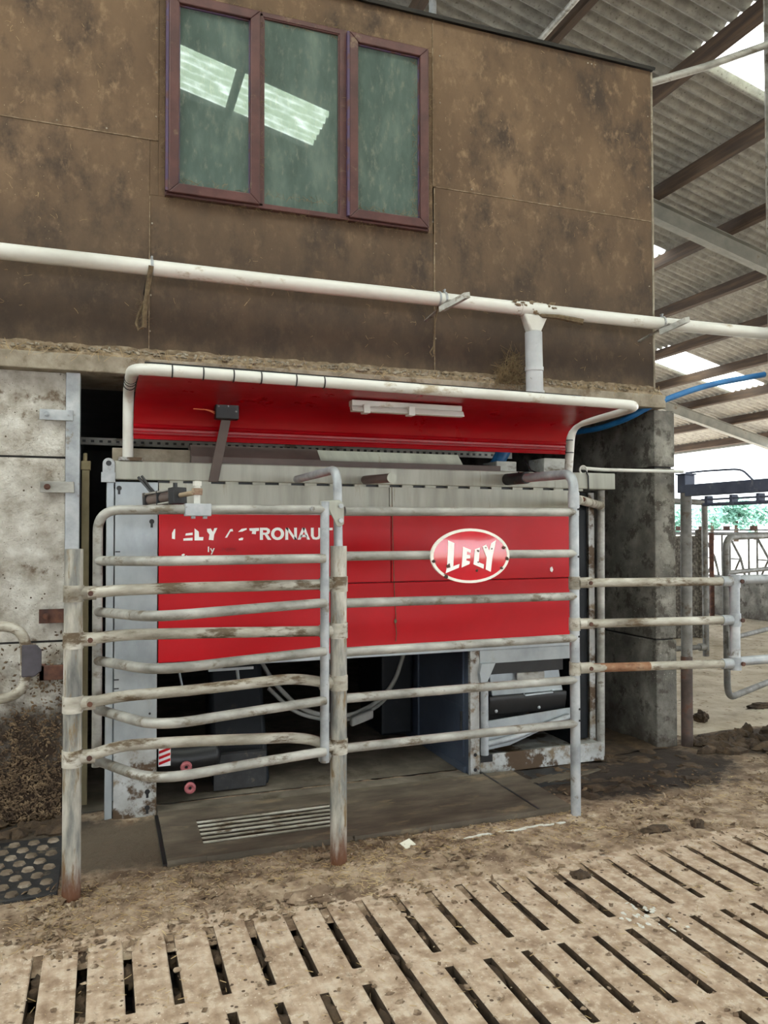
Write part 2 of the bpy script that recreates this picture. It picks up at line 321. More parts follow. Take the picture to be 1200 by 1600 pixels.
def glass_mat():
    m = mat('dusty_glass', [(.3, S(58,76,72)), (.5, S(76,94,88)), (.7, S(100,116,108))], scale=3.5, rough=.9, bump=0, stretch=(2.2,1,.8), dirt=(S(118,124,112), .5, .78, 16))
    nt = m.node_tree; N, L = nt.nodes, nt.links; p = N['Principled BSDF']; out = N['Material Output']
    g = N.new('ShaderNodeBsdfGlossy'); g.inputs['Roughness'].default_value = .015; g.inputs['Color'].default_value = (.86, 1, .93, 1)
    x = N.new('ShaderNodeMixShader'); x.inputs[0].default_value = .12
    L.new(p.outputs[0], x.inputs[1]); L.new(g.outputs[0], x.inputs[2]); L.new(x.outputs[0], out.inputs[0]); return m
GLASS = glass_mat()
def skylight_mat():
    m = bpy.data.materials.new('translucent_sheet'); m.use_nodes = True
    N, L = m.node_tree.nodes, m.node_tree.links; N.remove(N['Principled BSDF'])
    t = N.new('ShaderNodeBsdfTranslucent'); t.inputs[0].default_value = (.88, .88, .86, 1)
    nz = N.new('ShaderNodeTexNoise'); nz.inputs['Scale'].default_value = 3.5; nz.inputs['Detail'].default_value = 7; tc = N.new('ShaderNodeTexCoord'); L.new(tc.outputs['Object'], nz.inputs['Vector'])
    r = N.new('ShaderNodeValToRGB'); r.color_ramp.elements[0].position = .35; r.color_ramp.elements[0].color = (.42,.46,.36,1)
    r.color_ramp.elements[1].position = .6; r.color_ramp.elements[1].color = (.92,.92,.89,1)
    sp = N.new('ShaderNodeSeparateXYZ'); L.new(tc.outputs['Object'], sp.inputs[0])   # stripes put the shading of the corrugations into the sheet colour
    k = N.new('ShaderNodeMath'); k.operation = 'MULTIPLY'; k.inputs[1].default_value = 2*pi*6/1.04; L.new(sp.outputs[1], k.inputs[0])
    sn = N.new('ShaderNodeMath'); sn.operation = 'SINE'; L.new(k.outputs[0], sn.inputs[0])
    ad = N.new('ShaderNodeMath'); ad.operation = 'MULTIPLY_ADD'; ad.inputs[1].default_value = .16; L.new(sn.outputs[0], ad.inputs[0]); L.new(nz.outputs['Fac'], ad.inputs[2])
    L.new(ad.outputs[0], r.inputs[0]); L.new(r.outputs[0], t.inputs[0]); L.new(t.outputs[0], N['Material Output'].inputs[0]); return m
SKYL = skylight_mat()
for m_ in bpy.data.materials:
    if '_h' in m_: del m_['_h']

# ================================================================== SETTING
def gridmesh(b, x0, x1, y0, y1, nx, ny, zf):
    vs = [(lerp(x0,x1,i/nx), lerp(y0,y1,j/ny), zf(lerp(x0,x1,i/nx), lerp(y0,y1,j/ny))) for j in range(ny+1) for i in range(nx+1)]
    b.add(vs, [(j*(nx+1)+i, j*(nx+1)+i+1, (j+1)*(nx+1)+i+1, (j+1)*(nx+1)+i) for j in range(ny) for i in range(nx)])
def rough_z(x, y, a=.012):
    v = Vector((x, y, 0)); n = noise.noise(v*4)*.5+noise.noise(v*11)*.3+noise.noise(v*27)*.25
    return a*n-.004
def strip_z(x, y):
    n = noise.noise(Vector((x*2.1, y*2.1, 9)))
    return rough_z(x, y, .018)+.008+.004*n-max(0, 3.16+.06*n-y)*.085
b = B()
gridmesh(b, -2.14, 5.14, 2.93, 4.46, 300, 64, strip_z)
gridmesh(b, 3.74, 10.2, 4.46, 24, 64, 190, lambda x, y: rough_z(x, y, .03))
gridmesh(b, 5.14, 10.2, .5, 4.46, 50, 40, lambda x, y: rough_z(x, y, .03))
gridmesh(b, -14, 18, -27, .5, 8, 8, lambda x, y: 0)
gridmesh(b, -14, -2.14, .5, 9, 4, 4, lambda x, y: 0)
gridmesh(b, 10.2, 18, .5, 24, 4, 6, lambda x, y: -.002)
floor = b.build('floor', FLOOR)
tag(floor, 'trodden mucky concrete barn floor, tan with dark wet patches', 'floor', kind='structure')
# far floor gets a paler yard concrete
floor.data.materials.append(YARD)
for p_ in floor.data.polygons:
    if p_.center.x > 3.9 and p_.center.y > 4.7 or p_.center.x > 5.6: p_.material_index = 1
b = B(); gridmesh(b, 2.9, 3.66, 4.40, 9, 14, 40, lambda x, y: .016+rough_z(x, y, .03))
lab(b.build('wet_floor', DUNG, floor), 'black wet muck floor beside the concrete wall')
b = B(); gridmesh(b, -.6, 2.9, 4.46, 9, 30, 30, lambda x, y: .012+rough_z(x, y, .006))
lab(b.build('parlour_floor', PARLOUR, floor), 'grey concrete floor inside the milking bay')

# slatted slabs: real slots, one cast slab per part
PITCH_X = .1485; HW = .0165
ROWS = [(2.585, 3.045), (2.055, 2.487), (1.5, 1.955), (.94, 1.4)]
def slab(x0, x1, k):
    r = random.Random(50+k); b = B(); g = .004
    slots = [x0+PITCH_X*i for i in range(1, 7)]
    xs = [x0+HW]; ys = [.5]
    for s in slots: xs += [s-HW+r.uniform(-.002,.002), s+HW+r.uniform(-.002,.002)]
    xs.append(x1-HW)
    for a, c in reversed(ROWS): ys += [a+r.uniform(-.006,.006), c+r.uniform(-.006,.006)]
    ys.append(3.13)
    nx, ny = len(xs)-1, len(ys)-1
    hole = lambda i, j: 0 <= i < nx and 0 <= j < ny and i % 2 == 1 and j % 2 == 1
    D = -.14; ch = .004
    for i in range(nx):
        for j in range(ny):
            X0, X1, Y0, Y1 = xs[i], xs[i+1], ys[j], ys[j+1]
            if hole(i, j):
                # chamfered lip then walls
                o = [(X0-ch,Y0-ch,0),(X1+ch,Y0-ch,0),(X1+ch,Y1+ch,0),(X0-ch,Y1+ch,0)]
                m_ = [(X0,Y0,-ch),(X1,Y0,-ch),(X1,Y1,-ch),(X0,Y1,-ch)]
                l_ = [(x,y,D) for x,y,_ in m_]
                b.add(o+m_+l_, [(q,(q+1)%4,(q+1)%4+4,q+4) for q in range(4)]+[(q+4,(q+1)%4+4,(q+1)%4+8,q+8) for q in range(4)])
    def topquad(X0, X1, Y0, Y1): b.add([(X0,Y0,0),(X1,Y0,0),(X1,Y1,0),(X0,Y1,0)], [(0,1,2,3)])
    for i in range(nx):
        for j in range(ny):
            if hole(i, j): continue
            X0, X1, Y0, Y1 = xs[i], xs[i+1], ys[j], ys[j+1]
            if hole(i-1, j): X0 += ch
            if hole(i+1, j): X1 -= ch
            if hole(i, j-1): Y0 += ch
            if hole(i, j+1): Y1 -= ch
            if i % 2 == 1 and j % 2 == 0: pass
            topquad(X0, X1, Y0, Y1)
            # fill the chamfer corners left between diagonal cells
            if i % 2 == 0 and j % 2 == 0:
                for si, xa in ((-1, X0), (1, X1)):
                    pass
            if i % 2 == 0 and j % 2 == 1: pass
    # outer sides
    a, c, y0, y1 = xs[0], xs[-1], ys[0], ys[-1]
    b.add([(a,y0,0),(c,y0,0),(c,y1,0),(a,y1,0),(a,y0,D),(c,y0,D),(c,y1,D),(a,y1,D)], [(0,4,5,1),(1,5,6,2),(2,6,7,3),(3,7,4,0)])
    o = b.build('slatted_slab', SLAB, floor, smooth=False); o.data.materials.append(DUNG)   # dark second material on the slot sides
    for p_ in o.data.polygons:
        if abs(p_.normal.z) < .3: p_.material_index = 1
    return o
JX = [-2.14+1.0395*i for i in range(8)]
JX = [.98-1.0395*3, .98-1.0395*2, .98-1.0395, .98, .98+1.0395, .98+1.0395*2, .98+1.0395*3, .98+1.0395*4]
for i in range(7): slab(JX[i], JX[i+1], i)
# solid bridges that close the joints between the slot rows
b = B()
for i in range(8):
    for y0, y1 in ((3.045, 3.13), (2.487+.035*(i in (3, 4)), 2.585-.035*(i in (3, 4)))) if i not in (3,) else ((3.045, 3.13),):
        b.box(JX[i]-HW-.0005, JX[i]+HW+.0005, y0, y1, -.12, -.0005)
b.build('joint_filler', SLAB, floor, smooth=False)
b = B()
for i in range(7):
    for s in range(0, 7):
        x = JX[i]+PITCH_X*s
        for (y0, y1) in ROWS:
            y = y0
            while y < y1-.02:
                l = rnd.uniform(.03, .12); dpt = rnd.choice((-.11, -.07, -.05, -.035, -.022, -.014))
                if rnd.random() < .85:
                    b.ellipsoid((x+rnd.uniform(-.005,.005), min(y+l/2, y1-.03), dpt-.012), .026, l*.62, .02, 8, 5, .6, rnd.random()*90)
                y += l
b.box(-2.2, 5.2, .45, 3.14, -.2, -.145)
stuff(lab(b.build('slot_muck', DUNG, floor), 'dark muck caught in the slots of the floor'))

# outside yard
b = B(); gridmesh(b, -160, 220, -160, 260, 6, 6, lambda x, y: -.22)
tag(b.build('ground', GRASS), 'pale sunlit yard and field outside the barn', 'ground', kind='structure')

# ---- upper plywood wall (Y 4.45) with its window opening
WY = 4.45
wall = thing('wall_back', (1.5, WY, 2.45), 'brown dusty plywood wall of the upper room above the milking robot', 'wall', kind='structure')
def sheet(x0, x1, z0, z1, m, th=.018, dy=0, seed=0):
    b = B(); g = .0005
    b.box(x0+g, x1-g, WY+dy, WY+dy+th, z0+g, z1-g)
    return b.build('plywood_sheet', m, wall, smooth=False, bevel=.001)
ztop = lambda x: 4.73-.006*(x-1)
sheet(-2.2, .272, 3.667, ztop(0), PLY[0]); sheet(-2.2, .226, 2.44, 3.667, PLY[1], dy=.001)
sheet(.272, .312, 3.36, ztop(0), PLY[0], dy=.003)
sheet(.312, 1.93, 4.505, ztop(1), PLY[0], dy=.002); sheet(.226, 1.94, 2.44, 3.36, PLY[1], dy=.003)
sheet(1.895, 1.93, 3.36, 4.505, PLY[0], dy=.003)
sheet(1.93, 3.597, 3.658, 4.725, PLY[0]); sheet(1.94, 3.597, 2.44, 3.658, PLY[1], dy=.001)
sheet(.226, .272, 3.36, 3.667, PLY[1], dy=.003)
b = B()
for (x0, x1, z0, z1) in ((-2.2,.26,3.665,3.670),(1.95,3.59,3.656,3.661),(.2245,.229,2.5,3.35),(1.936,1.942,2.5,3.65),(1.928,1.933,3.66,4.7)):
    b.box(x0, x1, WY-.0025, WY+.004, z0, z1)
build_each(b, 'seam_dust', DUST, wall, smooth=False)
b = B()
b.box(3.58, 3.598, 4.47, 7.4, 2.44, 4.7).box(-2.2, 3.58, 7.38, 7.4, 2.44, 4.7)
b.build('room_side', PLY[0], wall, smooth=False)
b = B(); b.box(3.597, 3.612, WY-.004, WY+.05, 2.46, 4.72)
lab(b.build('corner_bead', LEDGE, wall, bevel=.003), 'pale corner strip at the right end of the plywood')
b = B(); b.box(-2.25, 3.62, 4.425, 7.42, 4.735, 4.747)
b.sheetx([(4.425,4.742),(4.422,4.72)], -2.25, 3.615, 1)
lab(b.build('roof_felt', FELT, wall, smooth=False), 'black roofing sheet lapping over the top edge')
b = B()
for x, z in [(.232,2.6),(.235,2.8),(.23,3.0),(.24,3.2),(1.945,2.7),(1.945,3.0),(1.95,3.3),(1.95,3.55),(1.98,3.9),(1.98,4.2),(1.98,4.5),(2.2,3.68),(2.5,3.68),(2.85,3.68),(3.2,3.68),
             (3.57,2.8),(3.57,3.2),(3.57,3.9),(3.57,4.4),(.258,3.8),(.258,4.05),(.258,4.3),(0,3.69),(-.25,3.69),(3.08,4.68),(3.11,4.68),(3.14,4.68)]:
    b.tube([(x, WY-.003, z), (x, WY+.005, z)], .005, 8)
build_each(b, 'nail_head', LEDGE, wall)

# window
win = thing('window_1', (1.1, WY, 3.36), 'brown framed three-light window with dusty green glass in the plywood wall', 'window', kind='structure')
def frame_ring(name, x0, x1, z0, z1, wd, y0, y1, m, parent, bev=.004):
    b = B()
    for P_ in ([(x0,z0),(x1,z0),(x1-wd,z0+wd),(x0+wd,z0+wd)], [(x1,z0),(x1,z1),(x1-wd,z1-wd),(x1-wd,z0+wd)],
               [(x1,z1),(x0,z1),(x0+wd,z1-wd),(x1-wd,z1-wd)], [(x0,z1),(x0,z0),(x0+wd,z0+wd),(x0+wd,z1-wd)]):
        b.prism(P_, y0, y1)
    return b.build(name, m, parent, smooth=False, bevel=bev)
ZB, ZT = 3.357, 4.51
frame_ring('outer_frame', .306, 1.892, ZB, ZT, .03, WY-.03, WY+.06, UPVC, win)
b = B(); b.box(.828, .853, WY-.03, WY+.06, ZB+.01, ZT-.01).box(1.312, 1.368, WY-.032, WY+.06, ZB+.01, ZT-.01)
build_each(b, 'mullion', UPVC, win, smooth=False, bevel=.004)
for x0, x1, z0 in ((.322, .83, ZB+.012), (1.366, 1.88, ZB+.012)):
    f = frame_ring('sash', x0, x1, z0, ZT-.015, .056, WY-.055, WY, UPVC, win, .006)
    bb = B(); bb.box(x0+.05, x1-.05, WY-.022, WY-.016, z0+.05, ZT-.065); bb.build('pane', GLASS, f, smooth=False)
    frame_ring('glazing_bead', x0+.05, x1-.05, z0+.05, ZT-.065, .012, WY-.034, WY-.01, UPVCP, f, .003)
bb = B(); bb.box(.846, 1.318, WY-.012, WY-.006, ZB+.018, ZT-.024); bb.build('pane', GLASS, win, smooth=False)
frame_ring('glazing_bead', .85, 1.314, ZB+.02, ZT-.026, .01, WY-.025, WY, UPVC, win, .003)
b = B(); b.box(1.366-.014, 1.366, WY-.058, WY-.03, ZB+.02, ZT-.02).box(.306, .321, WY-.05, WY-.02, ZB+.02, ZT-.02)
build_each(b, 'weather_seal', UPVCP, win, smooth=False)
# cobweb straw caught round the frame
def fuzz(name, m, spots, parent=None, n=400, ln=.05, seed=3, r=.0012):
    R_ = random.Random(seed); b = B()
    for _ in range(n):
        x, y, z, sx, sy, sz = R_.choice(spots)
        p = Vector((x+R_.uniform(-sx,sx), y+R_.uniform(-sy,sy), z+R_.uniform(-sz,sz)))
        d = Vector((R_.gauss(0,1), R_.gauss(0,.4), R_.gauss(0,1))).normalized()*ln*R_.uniform(.3,1)
        k = Vector((R_.gauss(0,.3), R_.gauss(0,.2), R_.gauss(0,.3)))*ln
        b.tube([p-d, p+k*.5, p+d], r*R_.uniform(.5,1), 3, False)
    return b.build(name, m, parent, smooth=False)
spots = [(1.9,WY-.012,3.95,.008,.01,.55)]*3+[(1.1,WY-.02,3.352,.8,.01,.008)]*3+[(.302,WY-.012,3.9,.008,.01,.5)]*2+[(1.1,WY-.02,4.512,.8,.01,.01)]*3+\
        [(1.1,WY-.04,3.44,.75,.01,.012)]*2+[(.84,WY-.035,3.95,.012,.005,.5),(1.36,WY-.035,3.95,.012,.005,.5),(1.79,WY-.03,3.95,.01,.004,.48),(1.1,WY-.02,4.46,.75,.01,.012)]
stuff(lab(fuzz('cobweb_straw', COBW, spots, win, 900, .03, 4, .0011), 'dusty cobweb threads around the window frame'))
spots = [(R0.uniform(-.6,3.5), WY-.003, R0.uniform(2.5,4.6), .1, .002, .1) for R0 in [random.Random(9)] for _ in range(160)]
stuff(lab(fuzz('wall_straw', STRAW, spots, wall, 260, .022, 5, .0008), 'fine straw splashed on the plywood'))

# ---- lintel ledge
lint = B(); lint.box(-2.2, 3.62, 4.35, 4.9, 2.335, 2.425).box(-2.2, 3.6, 4.385, 4.9, 2.425, 2.45)
lint = lint.build('trim_1', LEDGE, bevel=.006); tag(lint, 'grubby concrete lintel ledge below the plywood wall', 'lintel', kind='structure')
b = B(); n = 240
vs = []
for i in range(n+1):
    x = lerp(-2.0, 3.6, i/n)
    for j, (y, z) in enumerate(((4.352,2.424),(4.37,2.44),(4.40,2.46),(4.43,2.475),(4.449,2.50))):
        q = noise.noise(Vector((x*9, j*.7, 0)))*.5+noise.noise(Vector((x*31, j*1.3, 4)))*.5
        vs.append((x, y, z+q*.018*(j > 0)-.004*(j == 0)+(.012*max(0, noise.noise(Vector((x*3,2,2)))) if j else 0)))
b.add(vs, [(i*5+j, (i+1)*5+j, (i+1)*5+j+1, i*5+j+1) for i in range(n) for j in range(4)])
stuff(lab(b.build('settled_dirt', DUST, lint), 'crust of dust and chaff lying on the ledge'))
b = B()
for _ in range(420):
    x = rnd.uniform(-.6, 3.58); y = rnd.uniform(4.353, 4.44)
    b.ellipsoid((x, y, 2.44+(y-4.35)*.5), rnd.uniform(.004,.014), rnd.uniform(.004,.012), rnd.uniform(.003,.009), 6, 4, .8, rnd.random()*99)
stuff(lab(b.build('ledge_crumbs', LEDGE, lint), 'loose pale crumbs along the ledge'))
stuff(fuzz('ledge_straw', STRAW, [(1.5,4.36,2.43,2.1,.03,.02)], lint, 260, .05, 12, .0011))

# ---- left concrete wall
wl = thing('wall_left', (-.5, 4.42, 0), 'whitewashed precast concrete wall left of the robot, brown with muck below', 'wall', kind='structure')
for z0, z1 in ((0, .918), (.93, 1.88), (1.892, 2.333)):
    b = B(); nx, nz = 40, 20
    # front face with a slight waviness
    x0, x1 = -2.2, -.194
    vs = [(lerp(x0,x1,i/nx), 4.42+.006*noise.noise(Vector((lerp(x0,x1,i/nx)*3, lerp(z0,z1,j/nz)*3, z0)))+(.006 if j in (0,nz) else 0), lerp(z0,z1,j/nz)) for j in range(nz+1) for i in range(nx+1)]
    b.add(vs, [(j*(nx+1)+i, j*(nx+1)+i+1, (j+1)*(nx+1)+i+1, (j+1)*(nx+1)+i) for j in range(nz) for i in range(nx)])
    b.box(x0, x1, 4.432, 4.56, z0, z1)
    b.build('concrete_panel', CONC, wl)
b = B(); b.box(-2.2,-.194,4.44,4.55,0,2.34); lab(b.build('joint_mortar', DARKC, wl, smooth=False), 'dark joints between the panels')
# deep return wall into the bay and the dark bay behind
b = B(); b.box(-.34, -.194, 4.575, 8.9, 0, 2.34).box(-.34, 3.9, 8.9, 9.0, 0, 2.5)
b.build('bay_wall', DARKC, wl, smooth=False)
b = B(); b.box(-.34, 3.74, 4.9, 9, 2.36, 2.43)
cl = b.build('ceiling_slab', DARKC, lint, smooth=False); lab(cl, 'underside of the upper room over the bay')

R6 = random.Random(77); b = B()
for _ in range(6000):
    x = R6.uniform(-.8, -.2); z = abs(R6.gauss(0, .42))
    if z > 1.0 or noise.noise(Vector((x*7, z*7, 3)))+R6.gauss(0,.2) < -.5+z*.7: continue
    r = R6.choice((.003,.004,.006,.009)); a = R6.uniform(0, 2*pi)
    u = Vector((cos(a)*r*1.4, R6.gauss(0,.3)*r, sin(a)*r*1.4)); v = Vector((-sin(a)*r*.7, R6.gauss(0,.3)*r, cos(a)*r*.7)); p = Vector((x, 4.412-R6.uniform(0,.008), z))
    b.add([p-u, p+v, p+u, p-v, p+Vector((0,-r*.7,0))], [(0,1,4),(1,2,4),(2,3,4),(3,0,4)])
WALLMUCK = mat('wall_muck', [(.3, S(58,44,33)), (.5, S(92,74,56)), (.7, S(140,118,92))], scale=16, rough=1, bump=.3, world=True)
stuff(lab(b.build('muck_crust', WALLMUCK, wl, smooth=False), 'flaky crust of dried muck low on the wall'))
# steel channel upright at the wall's end
ch = B(); ch.box(-.192,-.122,4.405,4.413,.05,2.335).box(-.13,-.122,4.413,4.56,.05,2.335).box(-.192,-.184,4.413,4.43,.05,2.335)
tag(ch.build('steel_channel', GALVC, smooth=False, bevel=.002), 'grey galvanised channel upright at the end of the whitewashed wall', 'channel')
for i, (x0, x1, z0, z1, m, lb) in enumerate(((-.318,-.156,2.078,2.134,GALVC,'bright galvanised strap bolted across the channel near the lintel'),
                              (-.312,-.148,1.70,1.758,GALV,'dull galvanised strap with rusty bolt below the bright one'),
                              (-.312,-.19,1.022,1.095,RUSTY,'rusty brown strap plate on the wall above the latch'))):
    t = thing('fixing_strap', ((x0+x1)/2, 4.40, (z0+z1)/2), lb, 'strap', 'straps on the wall end')
    b = B(); b.box(x0,x1,4.392,4.402,z0,z1); b.build('plate', m, t, smooth=False, bevel=.002)
    zc = (z0+z1)/2; b = B(); b.tube([(x0+.034,4.393,zc),(x0+.034,4.376,zc)], .011, 6).tube([(x0+.034,4.376,zc),(x0+.034,4.368,zc)], .006, 8).tube([(x0+.034,4.394,zc),(x0+.034,4.389,zc)], .016, 14)
    b.build('bolt', RUSTY if i else GALVC, t)

# ---- right wall (pier running back) of precast panels
wr = thing('wall_right', (3.67, 4.43, 0), 'grey concrete panel wall end right of the robot, running back into shade', 'wall', kind='structure')
for z0, z1 in ((0, .738), (.748, 1.93), (1.94, 2.333)):
    b = B(); b.box(3.585, 3.757, 4.43, 9, z0, z1)
    b.build('concrete_panel', PIER, wr, smooth=False, bevel=.008)
b = B(); b.box(3.60, 3.74, 4.45, 8.9, .1, 2.3); b.build('joint_mortar', DARKC, wr, smooth=False)

# ================================================================== ROOF
HB, SL = 8.13, .25              # purlin underside: z = HB - SL*x
ceil = thing('ceiling', (6, 8, 6.6), 'sloping grey corrugated fibre cement barn roof on timber purlins', 'roof', kind='structure')
PX = [6.18+1.33*i for i in range(-7, 9)]          # purlin lines
PX[6] = 4.75; PX[5] = 3.32; PX[4] = 1.76; PX[3] = .6
PX.append(17.02)
RW = 1.04
def corr_mesh(name, m, length, thick=True, wid=RW):
    nr, sg = 6, 6; n = nr*sg; vs, fs = [], []
    for k, off in enumerate((0, .008) if thick else (0,)):
        base = len(vs)
        for x in (0, length):
            for i in range(n+1):
                y = wid*i/n
                vs.append((x, y, -SL*x+.036*cos(2*pi*nr*i/n)+off))
        for i in range(n):
            q = (base+i, base+i+1, base+n+1+i+1, base+n+1+i)
            fs.append(q if k else q[::-1])
    me = bpy.data.meshes.new(name); me.from_pydata(vs, [], fs); me.materials.append(m)
    me.polygons.foreach_set('use_smooth', [True]*len(fs)); me.update(); return me
ROOFZ = .222
SKYJ, SKYK = (0,1,2,3,4,5,6,7,8,9,10,11), (-14, -13, -28, -34)   # unseen skylight rows added to light the floor and wall
cache = {}
def roof_piece(name, x0, x1, y0, m, thick):
    key = (name, round(x1-x0, 3))
    if key not in cache: cache[key] = corr_mesh(name, m, x1-x0, thick)
    o = bpy.data.objects.new(name, cache[key]); sc.collection.objects.link(o); o.parent = ceil
    o.location = Vector((x0, y0, HB-SL*x0+ROOFZ))-ORG[ceil.name]
    return o
skyl = {(8, 0)}
far = B()
Y0S = 14.70
for j in range(len(PX)-1):
    x0, x1 = PX[j]-.03, PX[j+1]-.03
    off = .52 if j == 7 else 0.0
    for k in range(-39, 8):
        y0 = Y0S+RW*k+off-RW*0
        yA = y0
        is_sky = False
        # skylight sheets seen directly
        if j == 7 and abs(yA-(6.92-RW)) < .3: is_sky = True
        if j == 8 and abs(yA-10.54) < .1: is_sky = True
        if j == 11 and abs(yA-13.66) < .1: is_sky = True
        if j == 13-0 and abs(yA-13.66) < .1: is_sky = False
        if j == 12 and abs(yA-13.66) < .1: is_sky = True
        # skylight mirrored in the window, then the unseen ones added for light
        if j in (2, 3) and abs(yA+2.98) < .1: is_sky = True
        if j in SKYJ and k in SKYK: is_sky = True
        if j == 4 and abs(yA+2.98) < .1:
            roof_piece('skylight_sheet', x0, 3.06, y0, SKYL, False); roof_piece('roof_sheet', 3.06, x1, y0, FIBRE, True); continue
        if is_sky: roof_piece('skylight_sheet', x0, x1, y0, SKYL, False)
        elif j >= 4 and y0 > 4.0 and y0 < 21.5: roof_piece('roof_sheet', x0, x1, y0, FIBRE, True)
        else:
            me = corr_mesh('tmp', FIBRE, x1-x0, True)
            far.add([(v.co.x+x0, v.co.y+y0, v.co.z+HB-SL*x0+ROOFZ) for v in me.vertices], [tuple(p.vertices) for p in me.polygons]); bpy.data.meshes.remove(me)
# opposite slope beyond the ridge
xr = PX[0]-.03; zr = HB-SL*xr+ROOFZ
ysp = (-26, -20.6, -18.6, -14.4, -12.4, -2.06, 2.1, 7.8, 9.8, 22.5)
for i in range(9):   # plain sheeting and unseen skylight bands by turns, added for light from the left
    q = [(x, y, z) for x, z, y in ((xr,zr,ysp[i]),(xr,zr,ysp[i+1]),(-13,zr+.25*(-13-xr),ysp[i+1]),(-13,zr+.25*(-13-xr),ysp[i]))]
    if i % 2 == 0: far.add(q, [(0,1,2,3)])
    else:
        b = B(); b.add(q, [(0,1,2,3)]); b.build('added_skylight_band', SKYL, ceil)
stuff(lab(far.build('roof_sheets', FIBRE, ceil), 'the rest of the corrugated roof'))
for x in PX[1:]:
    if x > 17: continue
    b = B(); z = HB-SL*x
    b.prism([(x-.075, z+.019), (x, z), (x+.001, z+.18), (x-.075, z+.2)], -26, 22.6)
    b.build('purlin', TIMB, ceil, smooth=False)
for y in (9.2, 16.13, 2.27, -4.66, -11.6, -18.5):
    b = B(); xa, xb = (-2.9, 17.0); 
    if y == 2.27: xa = -2.9
    za, zb = HB-SL*xa, HB-SL*xb
    dz = .27
    for (w0, w1, d0, d1) in ((-.075,.075,-.012,0), (-.005,.005,-dz,0), (-.075,.075,-dz,-dz+.014)):
        b.add([(xa,y+w0,za+d0),(xa,y+w1,za+d0),(xa,y+w1,za+d1),(xa,y+w0,za+d1),(xb,y+w0,zb+d0),(xb,y+w1,zb+d0),(xb,y+w1,zb+d1),(xb,y+w0,zb+d1)],
              [(0,1,2,3),(7,6,5,4),(0,4,5,1),(1,5,6,2),(2,6,7,3),(3,7,4,0)])
    b.build('rafter', RAFT, ceil, smooth=False)
b = B(); b.box(16.93, 17.0, -26, 22.6, 3.88, 4.03)
b.build('eave_beam', RAFT, ceil, smooth=False)
b = B(); b.box(17.0, 17.16, -26, 22.6, 3.95, 4.05); b.build('gutter', GALVC, ceil, smooth=False)
b = B(); b.tube([(4.54,4.0,6.96),(4.54,12.5,6.98)], .035, 10)
lab(b.build('water_pipe', GALV, ceil), 'grey pipe slung along a purlin above the room')
b = B(); b.tube([(3.04,7.0,4.75),(3.04,7.0,7.5)], .037, 10)
lab(b.build('drop_tube', GALVC, ceil), 'upright tube from the roof to the upper room')

bw = B(); bw.box(-13.2,-13,-26,22.6,-.05,5.4).box(-13.2,17.1,-26.2,-26,4.2,8.9)  # unseen walls added to cut stray light; gable open below for front light
tag(bw.build('wall_rear', PIER, smooth=False), 'unseen far side wall and end gable, open below to admit light', 'wall', kind='structure')
def column(x, y, z1, label, half=.075):
    b = B(); h = half
    b.box(x-h,x+h,y-h,y-h+.012,0,z1).box(x-h,x+h,y+h-.012,y+h,0,z1).box(x-.005,x+.005,y-h+.012,y+h-.012,0,z1)
    return tag(b.build('column', GALV, smooth=False), label, 'column', kind='structure')
column(4.525, 4.2, 6.95, 'galvanised steel stanchion at the right edge, from floor to roof')
for y in (9.2, 16.13, 2.27, -4.66, -11.6, -18.5): column(17.05, y, 3.9, 'eave stanchion on the open far side of the barn', .1)
b = B(); b.tube([(3.598,4.48,4.655),(4.0,4.36,4.79),(4.45,4.21,4.965)], .026, 12).box(4.43,4.452,4.17,4.25,4.90,5.02)
tag(b.build('brace_tube', GALV), 'thin galvanised brace tube from the plywood corner up to the stanchion', 'brace')

# ================================================================== PIPEWORK
PYP = 4.27
pp = thing('white_waste_pipe', (1.5, PYP, 2.89), 'long white plastic pipe running across the plywood wall', 'pipe')
b = B(); b.tube([(-1.6,PYP,2.896),(.0,PYP,2.895),(.9,PYP,2.890),(1.538,PYP,2.892),(2.6,PYP,2.888),(3.437,PYP,2.888),(4.45,PYP,2.899)], .041, 24)
b.build('pipe_run', PVC, pp)
b = B(); b.pipe((2.44,PYP,2.889),(2.62,PYP,2.888),.046,.04,24); b.build('coupling', PVC, pp)
b = B()
b.prism([(2.456,2.852),(2.628,2.852),(2.575,2.742),(2.50,2.742)], PYP-.036, PYP+.036); b.build('tee_funnel', PVC, pp, bevel=.012)
b = B(); b.tube([(2.538,PYP,2.745),(2.546,PYP,2.30)], .054, 24); b.pipe((2.542,PYP,2.50),(2.5425,PYP,2.525),.058,.05,24).pipe((2.545,PYP,2.375),(2.546,PYP,2.32),.06,.05,24)
lab(b.build('down_pipe', PVCD, pp), 'grey fly-spotted stub of down pipe')
